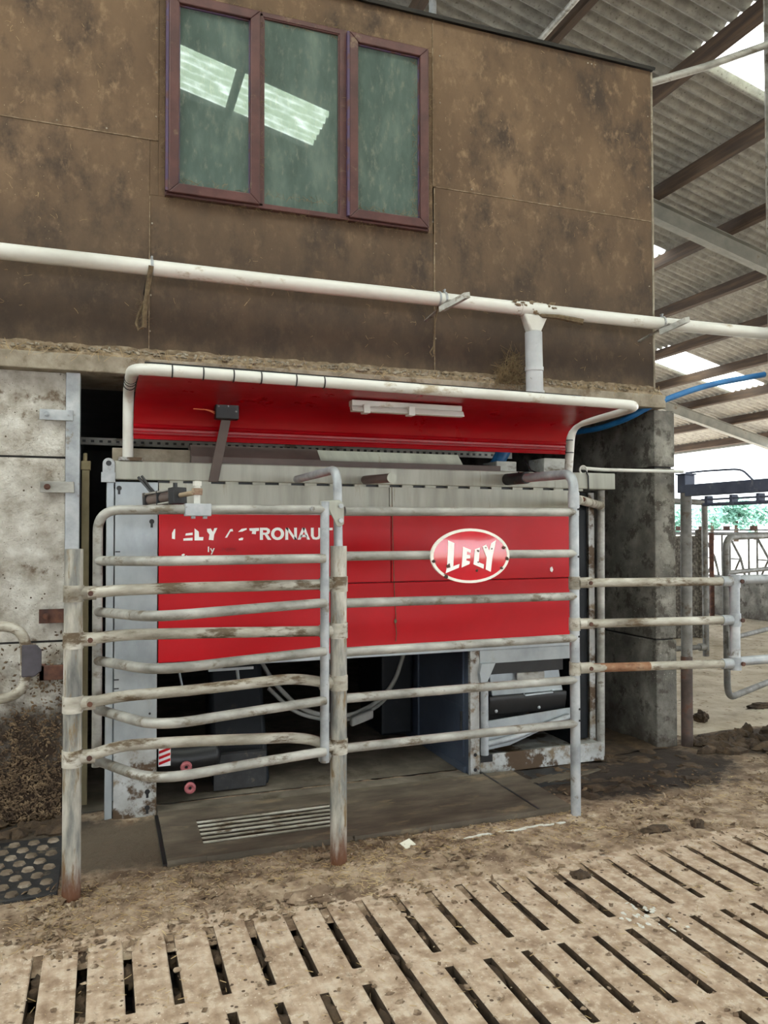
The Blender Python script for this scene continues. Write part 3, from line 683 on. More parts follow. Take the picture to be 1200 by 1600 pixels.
for i, (x, kind) in enumerate(((.205,0),(1.9,1),(3.50,1))):
    c = thing('pipe_bracket', (x, WY, 2.9), ('bracket with a hanging twine loop left on the white pipe','bracket with grey blade and frayed string mid pipe','bracket with grey blade at the plywood corner')[i], 'bracket', 'brackets carrying the white pipe')
    b = B(); b.pipe((x+.018,PYP,2.894),(x+.032,PYP,2.894),.0445,.0405,24)
    if kind == 1 and i == 1: b.pipe((x-.02,PYP,2.894),(x-.008,PYP,2.894),.0445,.0405,24)
    b.tube([(x+.025,PYP,2.934),(x+.025,PYP-.01,2.95),(x+.025,PYP+.012,2.95)], .006, 8)
    b.build('clip', GALVC, c)
    b = B()
    if kind:
        b.obox((x+.0,4.32,2.835), (.012,0,.0), (.02,-.14,.03), (0,.0008,.004)); b.obox((x+.045,4.17,2.852),(.018,0,.004),(.055,-.06,.03),(0,.004,.018))
        b.build('arm', GALV, c, smooth=False)
    else:
        b.tube([(x,4.44,2.80),(x+.02,4.235,2.885)], .012, 8); b.build('arm', BLACK, c)
        b = B(); b.tube([(x+.02,4.225,2.89),(x+.005,4.26,2.78),(x-.008,4.30,2.66),(x-.01,4.32,2.585)], .013, 8)
        b.tube([(x-.01,4.32,2.72),(x-.035,4.32,2.66),(x-.05,4.32,2.60),(x-.04,4.32,2.57),(x-.015,4.32,2.585)], .008, 7)
        lab(b.build('twine_loop', TWINE, c), 'frayed loop of baler twine')
        stuff(fuzz('twine_fray', TWINE, [(x-.02,4.32,2.66,.03,.02,.08)], c, 60, .04, 21, .001))
    if i == 1:
        b = B(); b.tube([(x-.01,4.28,2.86),(x-.02,4.31,2.76),(x-.015,4.33,2.66),(x-.02,4.33,2.57)], .006, 6).tube([(x-.02,4.33,2.62),(x-.045,4.33,2.58),(x-.03,4.33,2.555),(x-.01,4.33,2.57)], .004, 6)
        lab(b.build('string', TWINE, c), 'frayed hanging string')
# straw lodged on the pipe and the nest on the ledge
b = B()
for _ in range(70): b.ellipsoid((rnd.uniform(2.38,2.68), PYP+rnd.uniform(-.043,.03), 2.925+rnd.uniform(-.07,.012)), rnd.uniform(.01,.03), .012, rnd.uniform(.005,.012), 7, 4, .8, rnd.random()*50)
tag(b.build('lodged_muck', DUST), 'clump of straw and dirt lodged on the white pipe above the funnel', 'dirt', kind='stuff')
b = B(); b.tube([(2.56,4.25,2.85),(2.66,4.17,2.828),(2.79,4.10,2.79)], .012, 6, True, .02)
tag(b.build('stick', TWINE), 'dark stick poking out right under the white pipe', 'stick')
tag(fuzz('straw_nest', COBW, [(2.42,4.38,2.47,.06,.03,.05)]*3+[(2.40,4.36,2.42,.09,.03,.03),(2.47,4.40,2.56,.05,.02,.07)], None, 620, .09, 31, .0016), 'tangle of old straw beside the down pipe on the ledge', 'nest', kind='stuff')
# blue hose and the small white tube
b = B(); b.tube(fillet([(3.1,5.6,2.22),(3.304,5.0,2.231),(3.382,4.75,2.237),(3.441,4.5,2.285),(3.534,4.38,2.361),(3.929,4.33,2.508),(4.44,4.30,2.612)], .3, 8), .021, 12)
tag(b.build('blue_hose', HOSEB), 'blue water hose sweeping over the concrete wall end to the stanchion', 'hose')
wp = thing('small_water_tube', (3.5,4.38,1.9), 'thin white tube from the robot beam to the yard post', 'tube')
b = B(); b.tube(fillet([(2.92,4.33,1.905),(3.1,4.36,1.9),(3.62,4.385,1.905),(3.80,4.40,1.908)], .1), .012, 10); b.build('tube_run', PVC, wp)
b = B()
for k in range(17):
    pass
ring = [(2.925+.026*cos(2*pi*k/16), 4.31, 1.89+.026*sin(2*pi*k/16)) for k in range(17)]
b.tube(ring, .006, 7, False); b.build('eyelet', PVC, wp)
b = B(); b.tube([(2.93,4.29,1.885),(2.945,4.285,1.85),(2.95,4.288,1.76)], .005, 6); b.build('wire', BLACK, wp)

# ================================================================== MILKING ROBOT
FY = 4.30
mr = thing('milking_robot', (1.55, 4.4, 0), 'red and stainless steel milking robot standing in the opening', 'milking robot')
def part(bld, name, m, parent=None, label=None, smooth=True, bevel=0):
    o = bld.build(name, m, parent or mr, smooth=smooth, bevel=bevel)
    if label: lab(o, label)
    return o
b = B(); b.box(.055, .27, FY, FY+.012, .005, 1.757); up = part(b, 'side_upright', STEEL, bevel=.002, smooth=False)
b = B(); b.box(.012, .05, FY+.01, FY+.3, .005, 1.757).box(.012,.262,FY+.29,FY+.3,.005,1.757); build_each(b, 'upright_flange', STEEL, mr, smooth=False, bevel=.003)
b = B(); b.box(.055, .27, FY-.0015, FY, .003, .36); part(b, 'upright_foot', STEELD, label='muck-splashed foot of the upright', smooth=False)
b = B()
for x, z in ((.074,1.743-.02),(.239,1.549),(.224,.131),(.224,.048)):
    b.prism([(x+.013*cos(a), z+.013*sin(a)) for a in [radians(-62+304*k/16) for k in range(17)]]+[(x-.006,z-.032),(x+.006,z-.032)], FY-.003, FY+.001)
for x, z in ((.069,1.391),(.067,.726),(.067,.68)): b.box(x-.012,x+.012,FY-.003,FY+.001,z-.003,z+.003)
b.tube([(.234,FY-.003,.538),(.234,FY+.001,.538)], .006, 10)
build_each(b, 'keyhole_slot', BLACK, up, smooth=False)
# lifting eye at the top left corner
b = B(); pl = [(-.008,1.80),(-.008,1.85)]+[(.022+.03*cos(pi-pi*k/10), 1.85+.03*sin(pi*k/10)) for k in range(11)]+[(.052,1.80)]
b.prism(pl, FY-.012, FY-.004).box(-.015,.055,FY-.02,FY,1.752,1.805)
eye = part(b, 'lifting_eye', GALVC, smooth=False, bevel=.002)
b = B(); b.tube([(.022,FY-.014,1.852),(.022,FY-.0115,1.852)], .014, 14); part(b, 'eye_hole', BLACK, eye, 'dark hole of the eye', smooth=False)
# top beam
b = B(); b.box(.05, 3.10, FY-.004, FY+.15, 1.768, 1.868); b.box(2.70,3.16,FY-.006,FY+.16,1.766,1.872)
part(b, 'top_beam', STEELG, bevel=.006, smooth=False)
b = B(); b.box(.04, .46, FY+.10, FY+.16, 1.868, 1.945); part(b, 'mossy_plate', LEDGE, label='stained plate behind the canopy foot', smooth=False, bevel=.003)
b = B(); b.prismx([(FY+.02,1.868),(FY+.02,1.905),(FY+.10,1.975),(FY+.2,1.975),(FY+.2,1.868)], .445, 1.168); b.box(1.168,2.35,FY+.06,FY+.2,1.868,1.905)
part(b, 'cable_tray', BROWNT, label='brown metal cable tray', smooth=False, bevel=.002)
b = B(); b.prismx([(FY+.12,1.905),(FY+.20,1.98),(FY+.21,1.975),(FY+.13,1.9)], 1.165, 2.12); part(b, 'tray_cover', STEELG, smooth=False)
b = B(); b.box(.27, 2.88, FY+.03, FY+.06, 1.752, 1.772); part(b, 'hinge_gap', BLACK, label='dark line under the beam', smooth=False)
b = B()
for i in range(18): b.box(.33+.148*i, .40+.148*i, FY+.002, FY+.03, 1.753, 1.771)
build_each(b, 'hinge_tab', STEELG, mr, smooth=False)
# fascia sheets and red doors
for x0, x1 in ((.275, 1.578), (1.582, 2.885)):
    b = B(); b.box(x0, x1, FY, FY+.02, 1.592, 1.755); part(b, 'fascia_sheet', STEELG, smooth=False, bevel=.0015)
for x0, x1 in ((.275, 1.584), (1.588, 2.85)):
    b = B(); b.box(x0, x1, FY-.015, FY+.02, 1.199, 1.588); part(b, 'red_panel', RED, smooth=False, bevel=.004)
b = B(); b.box(.275, 2.85, FY-.016, FY+.02, .802, 1.195); part(b, 'red_panel', RED, smooth=False, bevel=.004)
b = B(); b.box(.27, 2.86, FY-.006, FY+.022, .765, .80); part(b, 'bottom_trim', STEEL, smooth=False, bevel=.003)
b = B(); b.box(.272, 2.86, FY, FY+.02, 1.584, 1.594); part(b, 'panel_joint_strip', GALV, smooth=False)  # thin grey strip along the joint over the red panels
# worn lettering on the left red panel
LT = FY-.017
def letters(polys, name, m, parent, y0=LT, th=.0015):
    bb = B()
    for P_ in polys: bb.prism(P_, y0, y0+th)
    return bb.build(name, m, parent, smooth=False)
def ringpoly(cx, cz, ro, zo, ri, zi, n=20):
    return [[(cx+ro*cos(a0),cz+zo*sin(a0)),(cx+ro*cos(a1),cz+zo*sin(a1)),(cx+ri*cos(a1),cz+zi*sin(a1)),(cx+ri*cos(a0),cz+zi*sin(a0))] for a0, a1 in ((2*pi*k/n, 2*pi*(k+1)/n) for k in range(n))]
zt, zb = 1.516, 1.449
word = [
 [(.342,1.488),(.352,1.508),(.359,1.51),(.357,1.455),(.342,1.458)],
 [(.413,1.486),(.449,1.490),(.449,1.477),(.411,1.474)], [(.401,1.459),(.449,1.463),(.449,1.448),(.401,1.447)],
 [(.459,1.513),(.481,1.495),(.483,1.466),(.506,1.466),(.504,1.448),(.459,1.448)],
 [(.525,1.511),(.545,1.512),(.556,1.493),(.564,1.514),(.58,1.515),(.563,1.478),(.559,1.448),(.534,1.451),(.538,1.479),(.526,1.495)],
 [(.621,1.462),(.649,1.508),(.661,1.51),(.665,1.497),(.65,1.495),(.632,1.462)],
 [(.692,1.493),(.711,1.51),(.739,1.514),(.739,1.506),(.715,1.495)], [(.695,1.455),(.711,1.462),(.721,1.46),(.717,1.448),(.697,1.447)],
 [(.753,1.513),(.807,1.515),(.807,1.499),(.791,1.497),(.789,1.48),(.767,1.483),(.77,1.497),(.755,1.5)],
 # R
 [(.812,zt),(.829,zt),(.829,zb),(.812,zb)], [(.829,zt),(.852,zt),(.866,1.508),(.869,1.496),(.852,1.494),(.849,1.502),(.829,1.503)],
 [(.869,1.496),(.864,1.484),(.852,1.477),(.829,1.477),(.829,1.489),(.846,1.489),(.852,1.494)], [(.838,1.477),(.856,1.477),(.876,zb),(.856,zb)],
 # N
 [(.955,zt),(.971,zt),(.971,zb),(.955,zb)], [(1.005,zt),(1.021,zt),(1.021,zb),(1.005,zb)], [(.955,zt),(.972,zt),(1.021,zb),(1.004,zb)],
 # A
 [(1.025,zb),(1.042,zb),(1.069,zt),(1.052,zt)], [(1.096,zb),(1.079,zb),(1.052,zt),(1.069,zt)], [(1.04,1.463),(1.081,1.463),(1.077,1.476),(1.044,1.476)],
 # U
 [(1.102,zt),(1.118,zt),(1.118,1.47),(1.102,1.47)], [(1.145,zt),(1.161,zt),(1.161,1.47),(1.145,1.47)],
 [(1.102,1.47),(1.118,1.47),(1.124,1.463),(1.1315,1.461),(1.1315,1.448),(1.112,1.452)], [(1.161,1.47),(1.145,1.47),(1.139,1.463),(1.1315,1.461),(1.1315,1.448),(1.151,1.452)],
 # T
 [(1.17,zt),(1.229,zt),(1.229,1.502),(1.17,1.502)], [(1.191,1.502),(1.208,1.502),(1.208,zb),(1.191,zb)],
]+ringpoly(.911,1.4825,.037,.035,.019,.020)
stuff(lab(letters(word, 'lettering', WHITE, mr), 'flaking white capitals of the robot name'))
small = [[(.530,1.414),(.536,1.414),(.536,1.385),(.530,1.385)], [(.541,1.405),(.548,1.405),(.557,1.384),(.551,1.384)], [(.566,1.405),(.559,1.405),(.545,1.372),(.552,1.372)],
         [(.391,1.372),(.402,1.378),(.41,1.374),(.404,1.366),(.394,1.366)], [(.414,1.368),(.421,1.368),(.418,1.363)]]
stuff(lab(letters(small, 'small_lettering', WHITE, mr), 'small white letters left of a worn web address'))
gh = []
for cx in (.612, .634): gh += ringpoly(cx, 1.395, .008, .010, .005, .007, 12)
gh = gh[:8]+gh[12:]+[[(.648,1.404),(.652,1.404),(.652,1.386),(.648,1.386)],[(.660,1.404),(.664,1.404),(.664,1.386),(.660,1.386)],[(.672,1.404),(.676,1.404),(.676,1.386),(.672,1.386)],[(.648,1.405),(.676,1.405),(.676,1.401),(.648,1.401)],[(.596,1.39),(.600,1.39),(.600,1.386),(.596,1.386)]]
lab(letters(gh, 'faded_lettering', GHOST, mr), 'faint traces of worn off letters')
b = B(); b.prism([(2.655,1.262),(2.668,1.27),(2.676,1.25),(2.668,1.235),(2.656,1.243)], LT-.004, LT+.002); b.build('white_flake', WHITE, mr, smooth=False)
# right hand post of the bay, lower fascia, feed trough
b = B(); b.box(2.103, 2.165, FY, FY+.03, .0, .80); ps = part(b, 'bay_post', STEELD, smooth=False, bevel=.002)
b = B()
for z in (.135,.045): b.tube([(2.134,FY-.002,z),(2.134,FY+.002,z)], .011, 12)
build_each(b, 'post_hole', BLACK, ps, smooth=False)
b = B(); b.box(2.168, 2.83, FY+.0, FY+.02, .682, .785); part(b, 'lower_fascia', STEEL, smooth=False, bevel=.002)
b = B(); b.prism([(2.165,.69),(2.262,.69),(2.205,.575),(2.160,.575),(2.152,.63)], FY-.03, FY+.05); part(b, 'hinge_bracket', STEEL, smooth=False, bevel=.003)
b = B(); b.tube([(2.197,FY,.555),(2.197,FY,.13)], .025, 14).tube([(2.197,FY,.575),(2.197,FY,.55)], .03, 12); part(b, 'pivot_tube', GALVC)
tr = B(); tr.prismx([(4.40,.62),(4.395,.59),(4.375,.52),(4.355,.475),(4.36,.465),(4.6,.465),(4.6,.62)], 2.28, 2.79)
tr = part(tr, 'trough_lid', STEEL, label='rounded shiny lid of the feed trough', bevel=.006)
b = B(); b.box(2.46,2.66,4.36,4.375,.552,.60); part(b, 'lid_recess', GALV, tr, smooth=False, bevel=.006)
b = B(); b.tube([(2.50,4.352,.468),(2.50,4.335,.462),(2.70,4.335,.468),(2.70,4.352,.474)], .007, 8); part(b, 'lid_handle', STEEL, tr)
b = B(); b.prismx([(4.34,.47),(4.335,.44),(4.36,.345),(4.7,.345),(4.7,.47)], 2.25, 2.81); bx = part(b, 'trough_body', BLACK, label='black body of the feed trough', bevel=.008)
b = B()
for x in (2.305, 2.61): b.ellipsoid((x, 4.35, .375), .011, .008, .011, 10, 6)
build_each(b, 'bolt_head', GALVC, bx)
b = B(); b.box(2.255,2.80,4.37,4.9,.60,.70); part(b, 'trough_hood', BLACK, smooth=False)
b = B(); b.prism([(2.205,.325),(2.84,.365),(2.84,.30),(2.60,.235),(2.38,.165),(2.215,.15)], FY+.02, FY+.03); part(b, 'splash_plate', STEEL, smooth=False)
b = B(); b.tube([(2.205,FY-.0,.19),(2.40,FY-.0,.215),(2.80,FY+.0,.315)], .018, 12); part(b, 'splash_rail', GALVC)
b = B(); b.box(2.168, 3.06, FY+.0, FY+.03, .012, .128).box(2.168,3.06,FY+.03,4.95,.10,.115); part(b, 'base_plate', STEELD, label='muck-stained base plate under the trough', smooth=False, bevel=.003)
b = B(); b.box(2.17,2.25,FY-.004,FY+.004,.085,.128); part(b, 'plate_slot', BLACK, smooth=False)
# right end posts
b = B(); b.tube([(3.135,4.42,1.77),(3.118,4.42,.0)], .027, 14); part(b, 'end_tube', GALV)
b = B(); b.box(3.045,3.088,4.43,4.44,.09,1.75); part(b, 'end_flat', STEELD, smooth=False)
b = B(); b.box(2.87,3.04,4.45,4.46,.12,1.75).box(2.86,2.875,FY+.02,4.9,.1,1.76); build_each(b, 'end_panel', ROBOT, mr, smooth=False, label='dark slate side panel')
# casing behind (keeps the bay dark, as in the machine)
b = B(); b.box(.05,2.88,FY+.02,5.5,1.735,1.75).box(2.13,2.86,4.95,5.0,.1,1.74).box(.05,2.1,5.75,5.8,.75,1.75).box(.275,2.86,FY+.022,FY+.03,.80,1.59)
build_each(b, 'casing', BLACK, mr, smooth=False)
b = B(); b.box(2.105,2.125,FY+.03,5.65,.012,.765); ip = part(b, 'inner_panel', BLUEG, label='blue-grey panel lining the right of the bay', smooth=False)
b = B(); b.box(2.094,2.105,FY+.09,FY+.10,.1,.765).box(2.094,2.105,5.12,5.13,.05,.765).box(2.085,2.105,FY+.06,5.6,.012,.05).box(2.096,2.105,FY+.1,5.12,.40,.406)
build_each(b, 'panel_rib', BLUEG, ip, smooth=False)
b = B(); b.tube([(2.088,FY+.10,.38),(2.088,FY+.10,.25)], .008, 8); part(b, 'panel_hinge', BLACK, ip)
b = B(); b.prismx([(5.2,.05),(5.65,.05),(5.75,.3),(5.75,.76),(5.2,.76)], 1.85, 2.09); part(b, 'rear_box', ROBOT, smooth=False, bevel=.02)
# milking arm on the left of the bay
arm = B(); arm.prismx([(4.55,.01),(4.95,.01),(5.0,.62),(5.0,.70),(4.85,.72),(4.75,.45)], .60, .93)
arm = part(arm, 'milking_arm', ROBOT, label='dark moulded milking arm', bevel=.03)
b = B(); b.tube([(.30,4.48,.25),(.42,4.46,.24),(.58,4.5,.24)], .085, 14); b.ellipsoid((.585,4.5,.24), .05,.085,.085,12,8); part(b, 'arm_nose', BLACK, arm)
b = B(); b.obox((.75,4.55,.12),(.15,0,0),(0,.01,.004),(.0,.0,.1)); part(b, 'arm_apron', RUBBER, arm, smooth=False)
b = B()
for z, x in ((.222,.428),(.108,.449)):
    ringp = [(x+.020*cos(2*pi*k/14), 4.355, z+.020*sin(2*pi*k/14)) for k in range(15)]
    b = B(); b.tube(ringp, .012, 8, False)
    tcp = part(b, 'teat_cup', BLACK if 0 else PINK, arm, 'pink rubber teat cup mouth')
    q = B(); q.tube([(x,4.362,z),(x+.005,4.5,z+.005)], .027, 12); part(q, 'cup_shell', BLACK, arm)
b = B()
for i in range(3):
    b.prism([(.287,.302-.03*i),(.346,.32-.03*i),(.346,.333-.03*i),(.287,.315-.03*i)], 4.372, 4.38)
tp = B(); tp.box(.285,.348,4.38,4.42,.232,.338); tp = part(tp, 'tape_block', WHITE, arm, 'block with red and white hazard tape', smooth=False)
build_each(b, 'tape_stripe', RED, tp, smooth=False)
b = B(); b.box(.55,.80,4.40,4.43,.72,.735).tube([(.71,4.42,.73),(.72,4.43,.66)], .009, 8).tube([(.40,4.5,.72),(.42,4.5,.62)], .007, 8)
build_each(b, 'dangling_bracket', STEEL, mr, smooth=False)
b = B(); b.tube(fillet([(2.06,5.2,.75),(1.95,5.2,.42),(1.80,5.15,.30),(1.55,5.0,.26),(1.38,5.05,.27),(1.244,5.1,.31),(1.092,5.2,.464),(1.0,5.25,.62)], .2), .016, 10)
b.tube(fillet([(2.10,5.24,.75),(1.99,5.24,.42),(1.84,5.19,.27),(1.55,5.03,.225),(1.36,5.08,.24),(1.20,5.12,.29),(1.05,5.22,.44)], .2), .014, 10)
build_each(b, 'milk_hose', HOSEW, mr)
b = B(); b.obox((1.63,4.98,.25),(.08,.01,.02),(0,.03,0),(.0,0,.03)); part(b, 'hose_joint', HOSEW, bevel=.012)
# threshold strip
b = B(); b.box(.275,2.10,FY-.04,FY+.12,-.01,.014); part(b, 'threshold', PARLOUR, label='worn concrete threshold of the bay', smooth=False, bevel=.005)
# above the machine
b = B(); b.box(-.15,2.9,5.2,5.23,2.04,2.085); pr = B()
rl = part(b, 'perforated_rail', GALV, label='perforated rail in the shade behind the canopy', smooth=False)
for i in range(60): pr.box(-.13+.05*i,-.11+.05*i,5.197,5.2,2.055,2.07)
build_each(pr, 'rail_hole', BLACK, rl, smooth=False)
b = B(); b.tube([(2.70,4.9,2.12),(2.56,4.9,1.88)], .05, 14); part(b, 'blue_duct', HOSEB)
b = B(); b.box(2.45,2.60,4.6,4.8,1.87,1.96).box(2.75,2.95,4.50,4.7,1.88,1.98); build_each(b, 'valve_box', GALV, mr, smooth=False, bevel=.006)
b = B(); b.tube([(1.588,4.278,1.757),(1.592,4.276,1.5),(1.60,4.276,1.2),(1.604,4.276,1.1),(1.612,4.276,1.0),(1.607,4.276,.96),(1.615,4.276,.90),(1.61,4.276,.85)], .0026, 5).ellipsoid((1.608,4.274,.97), .009,.009,.014,8,5)
part(b, 'pull_cord', TWINE, label='thin cord dangling down the red panels')
b = B(); b.tube([(1.428,FY,1.794),(1.432,3.86,1.778)], .0245, 16); st = part(b, 'pipe_stub', BROWNT)
b = B(); b.tube([(1.432,3.862,1.778),(1.432,3.855,1.778)], .027, 16); part(b, 'stub_cap', STEELG, st)
lab(st, 'brown tube stub sticking out of the beam')

# canopy
cn = thing('canopy', (1.48,4.35,1.88), 'red sheet canopy on a white tube frame over the robot', 'canopy')
RC = .0275
fp = fillet([(.118,4.35,1.885),(.118,4.35,2.245),(.118,3.68,2.235),(2.885,3.68,2.212),(2.865,4.35,2.185),(2.838,4.35,1.87)], .11, 7)
b = B(); b.tube(fp, RC, 16); b.build('frame_tube', PVC, cn)
b = B(); b.box(.07,.19,4.29,4.41,1.869,1.887); b.build('foot_plate', STEELD, cn, smooth=False, bevel=.002)
prof = [(3.70,2.205),(3.85,2.196),(4.0,2.19),(4.12,2.185)]+[(4.12+.2*sin(a),1.985+.2*cos(a)+.0) for a in [pi/2*k/8 for k in range(1,7)]]
prof = [(3.69,2.208),(3.85,2.200),(4.02,2.194),(4.15,2.185),(4.24,2.165),(4.295,2.135),(4.325,2.10),(4.337,2.068),(4.33,2.062),(4.328,2.054),(4.34,2.046),(4.341,2.030),(4.334,2.024),(4.334,2.018),(4.342,2.010),(4.338,1.99)]
b = B(); b.sheetx(prof, .145, 2.81, 12); b.build('canopy_sheet', REDC, cn)
b = B()
for x in (.29,.43,.57,.70,.87,1.01):
    b.pipe((x-.003,3.68,2.234-.0083*x),(x+.003,3.68,2.234-.0083*x),.031,.027,16)
for z in (2.0,2.08): b.pipe((2.845,4.35,z),(2.845,4.35,z+.006),.031,.027,16)
for y in (3.95,4.02,4.12): b.pipe((.118,y,2.24),(.118,y+.005,2.24),.031,.027,16)
build_each(b, 'cable_tie', BLACK, cn); b = B()
b.tube([(.17,3.70,2.268),(.6,3.70,2.266),(1.2,3.70,2.258),(2.5,3.70,2.247)], .005, 6)
lab(b.build('cable', BLACK, cn), 'black cable lying along the tube')
# lamp under the canopy
lm = thing('strip_light', (1.54,3.92,2.17), 'slim white fluorescent lamp fixed under the canopy tube', 'lamp')
b = B(); b.box(1.225,1.865,3.90,3.96,2.158,2.19); b.build('housing', PVC, lm, smooth=False, bevel=.004)
b = B(); b.tube([(1.26,3.90,2.142),(1.86,3.90,2.139)], .013, 10).prismx([(3.88,2.128),(3.915,2.125),(3.93,2.15),(3.895,2.158)], 1.22, 1.87); b.build('tube_cover', PVC, lm, bevel=.003)
b = B()
for x in (1.30,1.555): b.box(x-.018,x+.018,3.872,3.93,2.118,2.165)
build_each(b, 'lamp_clip', PVC, lm, smooth=False, bevel=.003)
# sensor on its stick
sn = thing('sensor_on_bracket', (.56,4.28,1.776), 'black sensor box on a slanted grey bracket in front of the canopy', 'sensor')
b = B(); b.obox((.590,4.27,1.94),(.026,0,0),(0,.004,0),(.032,-.02,.175)); b.build('bracket', BROWNT, sn, smooth=False, bevel=.002)
b = B(); b.box(.556,.682,4.20,4.26,2.098,2.2); sb = b.build('sensor_box', BLACK, sn, bevel=.006, smooth=False)
b = B()
for x, z in ((.572,2.165),(.622,2.167),(.665,2.14)): b.ellipsoid((x,4.199,z),.006,.004,.006,8,5)
build_each(b, 'screw_head', GALVC, sb)
b = B(); b.tube([(.56,4.22,2.135),(.52,4.2,2.142),(.44,4.19,2.143)], .003, 5).tube([(.56,4.22,2.125),(.53,4.2,2.135),(.49,4.19,2.144)], .0025, 5)
build_each(b, 'loose_wire', ORANGE, sn, label='orange wire end')

# ================================================================== FRONT RAILS
R_ = .0235
fb = thing('rail_barrier', (.45,3.42,0), 'front barrier of two stout posts and four mucky rails before the robot', 'barrier')
P1 = (-.115, 3.452); P2 = (1.004, 3.402)
b = B(); b.tube([(P1[0],P1[1],-.02),(P1[0],P1[1],1.425)], .037, 20); b.build('post', POSTM, fb)
b = B(); b.tube([(P2[0],P2[1],-.02),(P2[0],P2[1],1.42)], .038, 20); b.pipe((P2[0],P2[1],1.40),(P2[0],P2[1],1.43),.0385,.026,20); b.build('post', POSTM, fb)
SZL = (1.243, 1.052, .791, .572); SZR = (1.258, 1.048, .814, .530)
def clamp(px, py, z, sgn, fx, parent, r=.041, tilt=0):
    """collar round a post with a socket reaching sideways"""
    b = B(); b.pipe((px,py,z-.034),(px,py,z+.034), r+.003, r-.003, 20)
    b.tube([(px+sgn*.03,py,z),(px+sgn*fx,py,z+tilt)], .029, 14)
    o = b.build('clamp', CREAM, parent)
    bb = B(); bb.tube([(px+sgn*(fx-.022),py-.024,z),(px+sgn*(fx-.022),py-.037,z)], .011, 8); bb.build('bolt', RUSTY, o)
    return o
for i in range(4):
    clamp(P1[0], P1[1], SZL[i], 1, .088, fb, .038); clamp(P2[0], P2[1], SZR[i], -1, .088, fb, .039)
YL = lambda x: lerp(P1[1], P2[1], (x-P1[0])/(P2[0]-P1[0]))
railz = [[(-.06,1.243),(.05,1.252),(.3,1.256),(.95,1.258)], [(-.06,1.053),(.07,1.066),(.35,1.062),(.93,1.048)],
         [(-.06,.791),(.07,.812),(.36,.818),(.77,.843),(.86,.834),(.95,.814)], [(-.06,.572),(.07,.608),(.36,.602),(.80,.583),(.89,.564),(.96,.530)]]
for i, rz in enumerate(railz):
    pts = [(x, YL(x)-.004, z) for x, z in rz]
    b = B(); b.tube(fillet(pts, .12, 4), R_, 16); b.build('rail', CREAM, fb)
# bulged gate hinged on the second post
gt = thing('bulged_gate', (.93,3.38,.5), 'grey tubular gate bulging towards the cows, hung left of the second post', 'gate')
b = B(); b.tube([(.932,3.375,1.63),(.932,3.375,.47)], .0205, 16); b.build('hinge_tube', GALVC, gt)
b = B(); b.tube(fillet([(.93,3.375,1.594),(.35,3.44,1.592),(-.024,3.55,1.588),(-.022,3.55,.50)], .09, 8), .0205, 16); b.build('frame_tube', GALV, gt)
for z, bx_, by in ((1.376,.20,3.30),(1.178,.18,3.03),(.963,.195,3.12),(.745,.198,3.14),(.52,.19,3.20)):
    za = {1.376:1.372,1.178:1.155,.963:.948,.745:.742,.52:.526}[z]
    b = B(); b.tube(fillet([(.93,3.365,z),(.62,(3.365+by*.55+.0)/1.0 if 0 else lerp(3.365,by,.38),z),(bx_,by,z),(-.02,3.545,za)], .16, 8), .0205, 16); b.build('rail', GALV, gt)
b = B(); b.prism([(.91,1.632),(1.0,1.638),(1.02,1.62),(1.02,1.53),(1.005,1.515),(.985,1.52),(.945,1.60),(.91,1.612)], 3.366, 3.374); hp = b.build('hinge_plate', STEELG, gt, smooth=False, bevel=.004)
b = B()
for x, z in ((1.002,1.61),(1.002,1.545),(.87,1.596)): b.tube([(x,3.35,z),(x,3.37,z)], .011, 6)
build_each(b, 'bolt', GALVC, hp)
b = B(); b.prism([(.90,.54),(.985,.52),(.96,.47),(.91,.47)], 3.39, 3.40); b.build('hinge_lug', GALV, gt, smooth=False)
b = B(); b.box(.326,.436,3.405,3.475,1.563,1.617); br = b.build('actuator_mount', GALVC, gt, smooth=False, bevel=.003)
b = B(); b.tube([(.36,3.42,1.565),(.36,3.42,1.552)], .01, 6).tube([(.41,3.42,1.565),(.41,3.42,1.552)], .01, 6); build_each(b, 'mount_bolt', GALVC, br)
# pneumatic cylinder
cy = thing('air_cylinder', (.27,3.6,1.64), 'dirty air cylinder joined to the gate top rail by a rod', 'cylinder')
b = B(); b.tube([(.38,3.45,1.61),(.38,3.45,1.70)], .014, 12).tube([(.38,3.45,1.695),(.38,3.45,1.715)], .019, 6); b.build('pin', PVC, cy)
b = B(); b.tube([(.385,3.45,1.668),(.30,3.60,1.655)], .011, 10).tube([(.38,3.45,1.655),(.38,3.45,1.684)], .023, 12); b.build('rod', RUSTRAIL, cy)
ca, cb = Vector((.315,3.575,1.657)), Vector((.20,3.77,1.640)); cd_ = (cb-ca).normalized(); cs = cd_.cross(Vector((0,0,1))).normalized(); cu = cs.cross(cd_)
b = B(); b.tube([ca, cb], .026, 14); b.build('barrel', BROWNT, cy)
b = B()
for i_, k_ in ((1,1),(1,-1),(-1,1),(-1,-1)): b.tube([ca+cs*.028*i_+cu*.028*k_, cb+cs*.028*i_+cu*.028*k_], .005, 7)
build_each(b, 'tie_rod', GALV, cy)
b = B(); b.obox(tuple(ca+cd_*.012), cd_*.022, cs*.035, cu*.037).obox(tuple(cb), cd_*.008, cs*.035, cu*.035).obox(tuple(lerp(ca,cb,.55)), cd_*.004, cs*.034, cu*.034)
build_each(b, 'end_cap', RUBBER, cy, smooth=False, bevel=.003)
b = B(); b.tube([(.21,3.74,1.67),(.19,3.77,1.70),(.15,3.80,1.75)], .007, 7).tube([(.225,3.73,1.67),(.20,3.76,1.70),(.165,3.79,1.755)], .006, 7).tube([(.30,3.6,1.68),(.30,3.6,1.715)], .01, 8); build_each(b, 'air_line', BLACK, cy)
